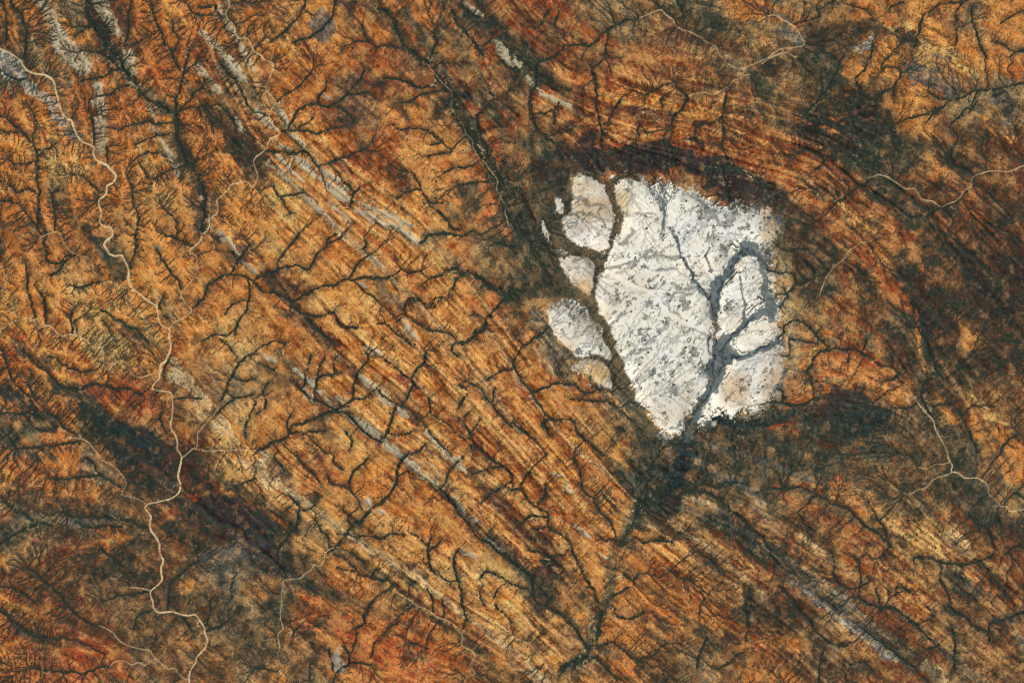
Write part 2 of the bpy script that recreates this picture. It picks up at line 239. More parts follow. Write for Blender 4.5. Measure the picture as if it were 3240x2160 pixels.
BLOBS = [  # broad dark or burnt patches: colour, x, y, rx, ry, angle, strength
    ('N', 565, 1215, 150, 40, 38, .9), ('D', 470, 1180, 70, 30, 30, .7), ('T', 365, 1050, 62, 28, 34, .8), ('T', 250, 985, 62, 24, 38, .75), ('g', 200, 930, 50, 26, 40, .7), ('P', 470, 1070, 60, 50, 20, .7),
    ('N', 1590, 375, 200, 34, 12, .95), ('N', 1760, 450, 90, 40, 25, .9), ('N', 1310, 350, 46, 46, 0, .9), ('D', 1820, 505, 60, 46, 40, .8), ('D', 1850, 580, 70, 56, 20, .85), ('D', 1250, 420, 40, 50, 0, .7),
    ('K', 1955, 245, 70, 46, 20, .85), ('K', 2010, 310, 56, 40, 60, .85), ('g', 2060, 380, 60, 70, 0, .7), ('D', 2200, 640, 150, 80, 35, .6), ('K', 2100, 650, 80, 60, 30, .6), ('K', 2290, 620, 80, 70, 30, .6), ('K', 2290, 800, 70, 60, 0, .6), ('K', 2010, 620, 30, 60, 0, .6),
    ('A', 530, 1290, 60, 46, 20, .7), ('g', 500, 1420, 90, 50, 20, .7), ('D', 330, 1310, 90, 50, 20, .7), ('g', 330, 1420, 80, 40, 20, .7), ('G', 560, 1480, 80, 40, 10, .6), ('D', 120, 1450, 80, 30, 10, .5), ('G', 90, 1200, 90, 30, -20, .6), ('D', 200, 1300, 70, 40, 0, .6),
    ('G', 1750, 1010, 90, 30, 0, .7), ('R', 1690, 1030, 50, 20, 10, .6),
    ('T', 1900, 960, 100, 56, 10, .85), ('g', 1850, 1020, 120, 50, 20, .8), ('T', 1690, 972, 76, 26, 14, .9), ('T', 1555, 1070, 56, 76, 10, .78), ('T', 1590, 1010, 40, 60, 0, .7), ('D', 1660, 1050, 90, 36, 0, .8), ('g', 1760, 1040, 130, 50, 10, .75), ('g', 1480, 1090, 36, 90, 0, .8), ('g', 1700, 1110, 120, 50, 20, .75),
    ('g', 1100, 40, 70, 40, 40, .7), ('g', 1180, 110, 70, 30, 45, .7), ('g', 1270, 60, 30, 40, 0, .4), ('g', 1250, 470, 60, 60, 0, .7), ('D', 1300, 680, 90, 44, 25, .7), ('g', 1230, 610, 80, 50, 20, .7), ('g', 2150, 1060, 100, 60, 30, .75), ('g', 1990, 1080, 110, 40, 30, .7), ('g', 2260, 1090, 80, 60, 30, .7),
    ('g', 640, 40, 40, 60, 0, .4), ('A', 830, 250, 40, 60, 0, .5), ('D', 830, 230, 50, 70, 10, .6), ('g', 1650, 1330, 100, 60, 40, .4), ('g', 1850, 1300, 120, 60, 40, .5), ('D', 1900, 1230, 110, 50, 30, .5), ('g', 2150, 860, 80, 50, 40, .5), ('g', 1880, 640, 60, 40, 0, .6), ('g', 1340, 1480, 60, 60, 0, .6), ('g', 700, 1260, 60, 40, 30, .6), ('g', 880, 1330, 60, 30, 35, .5),
]
def Z(pts):
    return [(1582 + x / 2.1227, 380 + y / 2.1227) for x, y in pts]
ISLANDS = [  # white islands of the pan
    Z([(485, 390), (560, 375), (640, 395), (700, 460), (745, 560), (755, 680), (745, 760), (720, 850), (690, 890), (640, 880), (560, 850), (500, 830), (440, 760), (415, 690), (430, 640), (480, 620), (485, 500)]),
    Z([(370, 520), (415, 515), (430, 600), (420, 640), (375, 630)]), Z([(275, 675), (305, 685), (330, 760), (320, 815), (290, 770)]),
    Z([(385, 915), (440, 935), (540, 910), (610, 940), (640, 1000), (635, 1070), (600, 1170), (560, 1160), (480, 1090), (430, 1020)]),
    Z([(765, 430), (820, 400), (890, 392), (960, 420), (1010, 480), (1060, 540), (1088, 590), (1085, 645), (1000, 630), (900, 622), (820, 640), (800, 560), (770, 490)]),
    Z([(830, 650), (950, 642), (1050, 652), (1110, 660), (1130, 560), (1190, 470), (1290, 500), (1400, 570), (1480, 630), (1560, 590), (1620, 640), (1690, 620), (1770, 600), (1830, 670), (1868, 740), (1835, 785), (1740, 800), (1690, 780), (1620, 800), (1545, 830), (1530, 900), (1545, 960), (1460, 1040), (1420, 1110), (1380, 1150)]) + S(2, 1, [(1355, 560), (1375, 640), (1385, 760), (1375, 900), (1350, 1040), (1290, 1130), (1240, 1220), (1190, 1320), (1170, 1420), (1090, 1415), (1000, 1380), (970, 1290), (880, 1200), (830, 1080), (770, 940), (730, 830), (680, 690), (620, 610), (590, 520), (580, 420), (600, 330), (640, 300), (670, 170), (740, 60)]),
    S(2, 1, [(1590, 190), (1640, 172), (1690, 200), (1725, 280), (1725, 380), (1700, 460), (1650, 530), (1612, 540), (1592, 470), (1568, 400), (1558, 330), (1562, 250)]),
    S(2, 1, [(1540, 340), (1578, 420), (1598, 520), (1590, 620), (1540, 690), (1490, 720), (1430, 700), (1405, 640), (1430, 540), (1470, 430), (1500, 370)]),
    S(2, 1, [(1810, 625), (1740, 640), (1650, 680), (1580, 740), (1530, 795), (1575, 852), (1640, 850), (1720, 805), (1790, 745), (1835, 690)]),
    S(2, 1, [(1760, 830), (1700, 870), (1600, 895), (1530, 915), (1490, 990), (1470, 1070), (1400, 1135), (1360, 1220), (1350, 1248), (1480, 1248), (1490, 1312), (1580, 1260), (1640, 1225), (1720, 1210), (1800, 1150), (1850, 1050), (1860, 900), (1820, 840)]),
    S(2, 1, [(260, 570), (330, 530), (400, 555), (500, 620), (580, 700), (640, 790), (680, 860), (682, 910), (620, 890), (540, 870), (450, 885), (400, 850), (340, 795), (290, 735), (258, 680)]),
    S(2, 1, [(430, 965), (480, 912), (560, 905), (640, 940), (680, 1000), (700, 1070), (690, 1110), (620, 1070), (560, 1020), (470, 1000)]),
]
STRIKE = [
    (100, 100, .5, 1), (225, 300, .08, 1), (300, 150, .55, 1), (550, 120, .5, 1), (400, 350, .4, 1), (480, 550, .75, 1), (700, 400, 1, .9), (850, 480, 1, .75), (150, 700, .6, 1), (100, 850, .8, 1), (300, 1000, 1, .8), (600, 1200, 1, .75), (400, 750, .6, 1),
    (900, 950, 1, .85), (1000, 1100, 1, .8), (1200, 900, .75, 1), (1300, 1050, .9, 1), (1150, 1250, 1, .9), (1000, 1350, 1, .7), (900, 1480, 1, .5), (1300, 1400, 1, .9), (1650, 1300, 1, .8), (1900, 1250, 1, .6), (2050, 1400, 1, .8), (2250, 1250, 1, .9), (1700, 1120, 1, .35),
    (2100, 800, .35, 1), (2200, 1000, .6, 1), (1850, 900, 1, -.6), (1980, 840, 1, .5), (1500, 270, 1, .15), (1250, 220, 1, .5), (1750, 330, 1, .3), (1900, 450, 1, .7), (2150, 700, 1, .9), (2200, 350, 1, .6), (2150, 100, 1, .5), (1100, 150, .7, 1), (1000, 50, .8, 1), (1180, 420, .35, 1), (850, 200, 1, .8), (300, 1400, 1, .7), (60, 1280, 1, -.6), (1100, 700, .8, 1), (1600, 100, 1, .25), (1300, 480, .3, 1), (1450, 650, 1, .8), (1550, 800, 1, .7), (2300, 600, 1, .9), (1950, 970, 1, .1), (1350, 780, .7, 1),
]
RIDGE_POLYS = [
    (0, 0, [(215, -20), (330, -20), (375, 120), (440, 200), (500, 290), (530, 340), (620, 400), (640, 470), (600, 530), (520, 500), (460, 420), (400, 360), (360, 290), (340, 180), (270, 80)]),
    (0, 0, [(615, -20), (715, -20), (780, 100), (820, 180), (830, 260), (790, 250), (720, 160), (660, 80)]),
    (0, 0, [(850, 360), (900, 340), (930, 420), (950, 520), (920, 560), (870, 490), (845, 420)]),
    (0, 0, [(640, 575), (700, 565), (730, 690), (740, 900), (735, 1040), (690, 1075), (650, 1010), (622, 960), (650, 880), (662, 770), (625, 740), (650, 660)]),
]
RIDGES = [  # sheet, width, crest line
    (0, 0, 34, [(1385, 210), (1490, 320), (1600, 450), (1690, 560)]), (0, 0, 20, [(1500, 50), (1580, 180), (1650, 300), (1720, 430), (1764, 500)]), (0, 0, 30, [(1360, 450), (1440, 540), (1520, 650)]), (0, 0, 26, [(1120, 970), (1180, 1090), (1240, 1210)]), (0, 0, 34, [(1030, 760), (1060, 830)]), (0, 0, 26, [(1620, 820), (1690, 920)]), (0, 0, 18, [(1055, 870), (1095, 940)]), (0, 0, 24, [(710, 290), (750, 350)]), (0, 0, 26, [(880, 510), (920, 580)]),
    (1, 0, 40, [(0, 760), (60, 820), (125, 890)]), (1, 0, 38, [(145, 735), (180, 790), (225, 875)]), (1, 0, 26, [(250, 925), (320, 1010), (370, 1070)]), (1, 0, 22, [(370, 1080), (430, 1150)]), (1, 0, 30, [(430, 1145), (500, 1200), (570, 1250)]), (1, 0, 42, [(260, 1080), (330, 1130), (400, 1180)]), (1, 0, 40, [(390, 1190), (450, 1230)]), (1, 0, 46, [(460, 1240), (520, 1290), (590, 1340), (655, 1390)]), (1, 0, 20, [(80, 1110), (180, 1200), (300, 1310)]), (1, 0, 16, [(310, 1325), (420, 1430), (540, 1550)]), (1, 0, 26, [(690, 1440), (800, 1500), (950, 1568)]), (1, 0, 14, [(500, 1400), (580, 1460), (640, 1530)]), (1, 0, 24, [(700, 1390), (830, 1450), (950, 1500), (1080, 1568)]), (1, 0, 14, [(130, 1070), (200, 1130), (330, 1260)]), (1, 0, 30, [(590, 1250), (640, 1300)]), (1, 0, 30, [(450, 650), (500, 680)]), (1, 0, 44, [(170, 1010), (230, 1040)]),
    (1, 0, 22, [(1450, 20), (1500, 70), (1560, 110)]), (1, 0, 44, [(1650, 290), (1700, 370), (1764, 440)]), (2, 0, 30, [(0, 390), (50, 450), (95, 510)]), (2, 0, 30, [(95, 515), (140, 575)]), (2, 0, 24, [(165, 600), (230, 650)]), (2, 0, 34, [(230, 650), (320, 700)]), (2, 0, 28, [(330, 705), (415, 742)]),
    (0, 1, 30, [(1510, 20), (1570, 90), (1640, 180)]), (0, 1, 30, [(1665, 225), (1764, 315)]), (0, 1, 30, [(1080, 130), (1110, 200)]),
    (1, 1, 30, [(960, 10), (1060, 60), (1110, 110)]), (1, 1, 26, [(870, -10), (1010, 5)]), (1, 1, 24, [(1010, 640), (1060, 700), (1105, 770)]), (1, 1, 34, [(750, 820), (850, 870)]), (1, 1, 40, [(710, 1020), (800, 1090), (870, 1160), (930, 1230)]), (1, 1, 36, [(960, 1240), (1050, 1300)]), (1, 1, 34, [(1180, 1420), (1215, 1450)]), (1, 1, 34, [(1230, 1460), (1330, 1568)]), (1, 1, 34, [(265, 985), (340, 1030)]), (1, 1, 30, [(340, 1035), (450, 1130)]), (1, 1, 26, [(330, 1120), (400, 1190)]), (1, 1, 30, [(480, 1195), (535, 1240)]), (1, 1, 26, [(560, 1170), (610, 1200)]), (1, 1, 42, [(660, 1310), (740, 1370), (850, 1450)]), (1, 1, 44, [(870, 1465), (960, 1540), (1000, 1580)]), (1, 1, 26, [(60, 870), (130, 915)]), (1, 1, 20, [(780, 200), (860, 260)]), (1, 1, 20, [(710, 370), (760, 410)]),
    (1, 2, 46, [(1310, -10), (1400, 45)]), (1, 2, 36, [(1385, 60), (1450, 110)]), (1, 2, 60, [(1040, 40), (1120, 100)]), (1, 2, 38, [(1150, 125), (1240, 200)]), (1, 2, 36, [(1350, 290), (1440, 390)]), (1, 2, 30, [(1480, 420), (1520, 460)]), (1, 2, 44, [(765, 310), (785, 370)]), (1, 2, 26, [(850, 390), (880, 380)]), (1, 2, 24, [(1580, 570), (1690, 660)]), (1, 2, 24, [(1400, 650), (1510, 700)]),
    (2, 2, 24, [(270, 115), (340, 130)]), (2, 2, 26, [(370, 210), (430, 260)]), (2, 2, 20, [(430, 490), (530, 560)]), (2, 2, 16, [(600, 670), (640, 710)]),
]
RIVERS = [
    (('main', 'wide pale sandy river winding from the upper left edge down to the bottom edge'), 13, [
        (0, 0, [(-20, 330), (60, 365), (110, 395), (150, 425), (155, 450), (180, 480), (215, 500), (265, 512), (310, 520), (350, 540), (372, 570), (385, 620), (395, 660), (408, 710), (420, 755), (440, 800), (465, 820), (490, 825), (505, 860), (520, 910), (545, 955), (580, 985), (625, 1000), (650, 1022), (645, 1060), (665, 1100), (700, 1120), (740, 1140), (770, 1175), (798, 1205), (795, 1240), (770, 1265), (738, 1280), (735, 1320), (722, 1350), (685, 1380), (690, 1430), (705, 1470), (690, 1510), (695, 1545), (720, 1560)]),
        (0, 1, [(760, 0), (778, 35), (770, 60), (735, 90), (720, 115), (735, 150), (760, 185), (800, 195), (840, 190), (855, 220), (880, 270), (890, 310), (885, 345), (895, 385), (920, 425), (960, 455), (1000, 490), (1040, 515), (1075, 540), (1088, 580), (1095, 630), (1110, 670), (1150, 690), (1170, 705), (1165, 750), (1175, 790), (1175, 840), (1155, 890), (1140, 920), (1110, 945), (1105, 990), (1098, 1035), (1075, 1065), (1050, 1100), (1075, 1120), (1130, 1125), (1175, 1135), (1190, 1180), (1192, 1240), (1185, 1300), (1175, 1360), (1190, 1400), (1215, 1440), (1225, 1490), (1220, 1530)]),
        (0, 2, [(1250, 0), (1250, 40), (1235, 100), (1230, 150), (1245, 200), (1235, 250), (1200, 285), (1150, 305), (1090, 320), (1030, 330), (1000, 355), (1020, 390), (1040, 420), (1035, 480), (1045, 520), (1075, 560), (1100, 610), (1100, 670), (1125, 720), (1115, 760), (1110, 800), (1120, 850), (1090, 890), (1040, 930), (1040, 960), (1055, 1010), (1060, 1050), (1090, 1080), (1140, 1080), (1190, 1075), (1250, 1095), (1300, 1102), (1350, 1098), (1380, 1140), (1410, 1190), (1415, 1230), (1430, 1270), (1415, 1320), (1385, 1360), (1360, 1385), (1345, 1430), (1315, 1480), (1305, 1530), (1300, 1600)])]),
    (('sand', 'sandy side river joining the wide main river from the upper right'), 9, [
        (0, 0, [(1570, -20), (1582, 40), (1560, 75), (1555, 105), (1580, 145), (1610, 175), (1625, 230), (1645, 265), (1690, 262), (1715, 275), (1735, 320), (1750, 355)]), (1, 0, [(15, 372), (35, 380), (60, 415), (110, 430), (120, 455), (110, 500), (85, 550), (72, 610), (90, 645), (130, 690), (135, 720), (105, 760), (92, 810), (115, 855), (150, 890), (165, 920), (140, 940), (100, 960), (80, 1000), (70, 1030), (30, 1065), (0, 1085), (-15, 1120), (10, 1200), (-5, 1270)]),
        (0, 0, [(1735, 1290), (1718, 1260), (1690, 1252), (1640, 1265), (1600, 1272), (1570, 1310), (1530, 1350), (1495, 1375), (1500, 1420), (1495, 1470), (1460, 1495), (1440, 1515), (1445, 1550)]), (0, 1, [(1425, 25), (1400, 40), (1385, 85), (1350, 125), (1310, 150), (1310, 180), (1350, 190), (1360, 250), (1360, 310), (1340, 345), (1300, 390), (1255, 440), (1250, 475), (1280, 520), (1320, 565), (1300, 600), (1250, 630), (1200, 655), (1170, 700)])]),
    (('sand', 'narrow looping sandy stream joining the main river from the left edge'), 7, [(0, 1, [(-20, 265), (20, 275), (30, 315), (50, 350), (30, 390), (15, 450), (25, 490), (80, 520), (95, 570), (120, 615), (160, 625), (200, 620), (240, 645), (265, 690), (310, 680), (345, 672), (390, 720), (440, 745), (490, 735), (540, 745), (590, 775), (625, 800), (640, 830), (700, 825), (710, 880), (720, 950), (745, 980), (780, 945), (830, 912), (865, 920), (895, 960), (905, 1000), (950, 1030), (1000, 1025), (1045, 1008), (1060, 1040), (1075, 1062)])]),
    (('sand', 'short pale stream at the left edge meeting the looping sandy stream'), 5, [(0, 1, [(-20, 680), (20, 695), (60, 660), (110, 645), (160, 628)])]),
    (('sand', 'thin pale stream through dark scrub left of the main river'), 4, [(0, 1, [(265, 80), (320, 50), (400, 30), (430, 80), (460, 140), (520, 180), (560, 200), (610, 210), (640, 250), (650, 300), (700, 345), (710, 380), (760, 370), (800, 405), (870, 415), (960, 455)])]),
    (('sand', 'thin sandy stream joining the main river at its sharp bend below the burnt patch'), 5, [(0, 1, [(470, 1440), (540, 1450), (600, 1470), (645, 1520)]), (0, 2, [(685, 0), (705, 35), (765, 60), (810, 100), (850, 150), (870, 205), (840, 250), (850, 275), (920, 290), (970, 310), (1005, 332)])]),
    (('sand', 'short white wash entering the lower main river from the left'), 8, [(0, 2, [(900, 908), (980, 915), (1040, 932)])]),
    (('sand', 'thin winding stream near the bottom left joining the main river at the bottom edge'), 5, [(0, 2, [(680, 1170), (740, 1195), (790, 1230), (830, 1280), (890, 1310), (960, 1330), (1030, 1340), (1060, 1380), (1090, 1410), (1140, 1450), (1160, 1470), (1210, 1465), (1220, 1490), (1260, 1530), (1302, 1545)])]),
    (('sand', 'wiggly thin tributary of the winding stream near the bottom left'), 4, [(0, 2, [(760, 1450), (790, 1420), (830, 1410), (880, 1425), (910, 1440), (960, 1425), (1005, 1445), (1045, 1410), (1080, 1395)])]),
    (('sand', 'meandering thin stream reaching the main river from the right above its sharp bend'), 5, [(1, 1, [(0, 1535), (-60, 1535), (-120, 1525), (-180, 1535), (-260, 1530), (-290, 1540), (-360, 1535), (-420, 1520), (-450, 1535), (-480, 1560), (-515, 1590)])]),
    (('sand', 'thin pale stream through scrub right of the lower main river'), 4, [(0, 1, [(1520, 1200), (1480, 1280), (1440, 1320), (1420, 1350), (1380, 1390), (1360, 1420), (1365, 1480), (1350, 1530)])]),
    (('sand', 'thin sandy thread along the wooded valley that runs down to the white pan'), 4, [(1, 0, [(1180, 440), (1220, 490), (1260, 540), (1310, 595), (1345, 630), (1350, 680), (1345, 740), (1385, 800), (1430, 870), (1450, 920), (1490, 970), (1500, 1020), (1530, 1080), (1580, 1120), (1600, 1160), (1640, 1200), (1665, 1250), (1655, 1300), (1690, 1370), (1715, 1420), (1720, 1480), (1740, 1550)])]),
    (('sand', 'golden sandy creek running across the top right from the dark floodplain'), 7, [(2, 0, [(880, 125), (940, 100), (1000, 75), (1030, 70), (1060, 100), (1100, 130), (1130, 175), (1145, 190), (1180, 210), (1230, 225), (1290, 255), (1340, 290), (1400, 320), (1420, 360), (1440, 390), (1470, 430), (1540, 470), (1580, 480), (1620, 460), (1680, 435), (1740, 410)]), (3, 0, [(5, 395), (40, 365), (90, 340), (150, 330), (230, 322), (255, 290), (235, 275), (220, 240), (200, 210), (170, 175), (130, 150), (90, 130), (40, 105), (0, 112)])]),
    (('sand', 'lower golden strand of the braided creek at the top right'), 7, [(3, 0, [(-40, 440), (0, 410), (60, 378), (130, 362), (165, 385), (195, 398)])]),
    (('sand', 'pale thin creek below the braided golden creek at the top right'), 6, [(2, 0, [(1640, 515), (1610, 520), (1560, 545), (1520, 555), (1500, 590), (1460, 615), (1420, 635), (1380, 655), (1330, 640), (1270, 645), (1215, 665)])]),
    (('sand', 'pale river entering from the right edge in a shallow curve'), 7, [(3, 0, [(1800, 1130), (1740, 1150), (1700, 1170), (1640, 1185), (1590, 1180), (1520, 1180), (1470, 1195), (1420, 1215), (1395, 1250), (1400, 1280), (1360, 1305), (1340, 1330), (1320, 1360), (1280, 1390), (1240, 1405), (1195, 1425), (1170, 1415), (1140, 1390), (1090, 1380), (1050, 1365), (1020, 1310), (990, 1300), (950, 1300), (910, 1275), (860, 1245), (820, 1220), (770, 1205), (720, 1220), (680, 1230)])]),
    (('sand', 'whitish ragged wash in dark scrub right of the white pan'), 5, [(3, 1, [(720, 80), (690, 100), (640, 105), (600, 130), (550, 170), (530, 210), (480, 245), (440, 290), (400, 350), (370, 420), (355, 470)])]),
    (('sand', 'pale river in the lower right leaving at the right edge'), 8, [(3, 1, [(930, 1080), (965, 1100), (985, 1145), (1020, 1180), (1035, 1215), (1080, 1265), (1115, 1300), (1140, 1345), (1150, 1390), (1180, 1440), (1215, 1500), (1235, 1550)]), (3, 2, [(1238, 10), (1250, 40), (1270, 70), (1262, 110), (1310, 120), (1355, 155), (1430, 155), (1490, 185), (1520, 225), (1515, 260), (1550, 290), (1590, 330), (1600, 355), (1640, 350), (1660, 380), (1710, 380), (1800, 366)])]),
    (('sand', 'thin pale branch joining the lower right river from the left at its fork'), 5, [(3, 2, [(1262, 118), (1230, 135), (1170, 150), (1130, 170), (1120, 190), (1095, 215), (1060, 230), (1020, 240), (990, 260), (960, 268), (935, 255)])]),
    (('sand', 'faint pale branch meeting the lower right river just above its fork'), 4, [(3, 2, [(1250, 45), (1210, 60), (1150, 65), (1090, 90), (1040, 80)])]),
    (('sand', 'thin pale stream in the bottom middle left bordered by dark trees'), 4, [(1, 2, [(560, 630), (520, 640), (480, 670), (470, 720), (440, 760), (400, 750), (380, 785), (340, 810), (310, 840), (250, 850), (195, 860), (185, 910), (175, 960), (180, 1020), (165, 1080), (175, 1150), (185, 1190), (150, 1240), (165, 1310), (150, 1380), (155, 1450), (175, 1500), (220, 1530), (260, 1580)])]),
    (('sand', 'thin pale stream at the bottom centre ending in tight meanders'), 4, [(1, 2, [(1050, 980), (1100, 1030), (1160, 1050), (1210, 1080), (1250, 1110), (1310, 1130), (1370, 1170), (1400, 1210), (1425, 1250), (1415, 1300), (1440, 1320), (1490, 1345), (1515, 1380), (1480, 1430), (1490, 1470), (1510, 1500), (1450, 1530), (1440, 1580)])]),
    (('sand', 'short pale stream bed among feathery gullies at the bottom centre'), 4, [(1, 2, [(1240, 800), (1290, 860), (1340, 880)])]),
    (('black', 'black water creek zigzagging down from the point of the white pan'), 13, [(2, 2, [(850, 410), (830, 480), (790, 540), (752, 598), (780, 604), (815, 592), (745, 635), (780, 650), (760, 680), (765, 705), (725, 740), (708, 780), (740, 790), (772, 820), (715, 830), (680, 855), (660, 890), (640, 920), (665, 940), (690, 960), (660, 980), (640, 1020), (595, 1030), (605, 1080), (555, 1140), (555, 1200), (585, 1220), (590, 1280), (570, 1310), (530, 1310), (530, 1360), (490, 1400), (440, 1440), (410, 1500), (430, 1580)])]),
    (('sand', 'thin pale stream in the lower middle left of the black creek'), 3.5, [(2, 2, [(0, 1240), (60, 1270), (120, 1300), (180, 1360), (220, 1420), (260, 1480)])]),
]
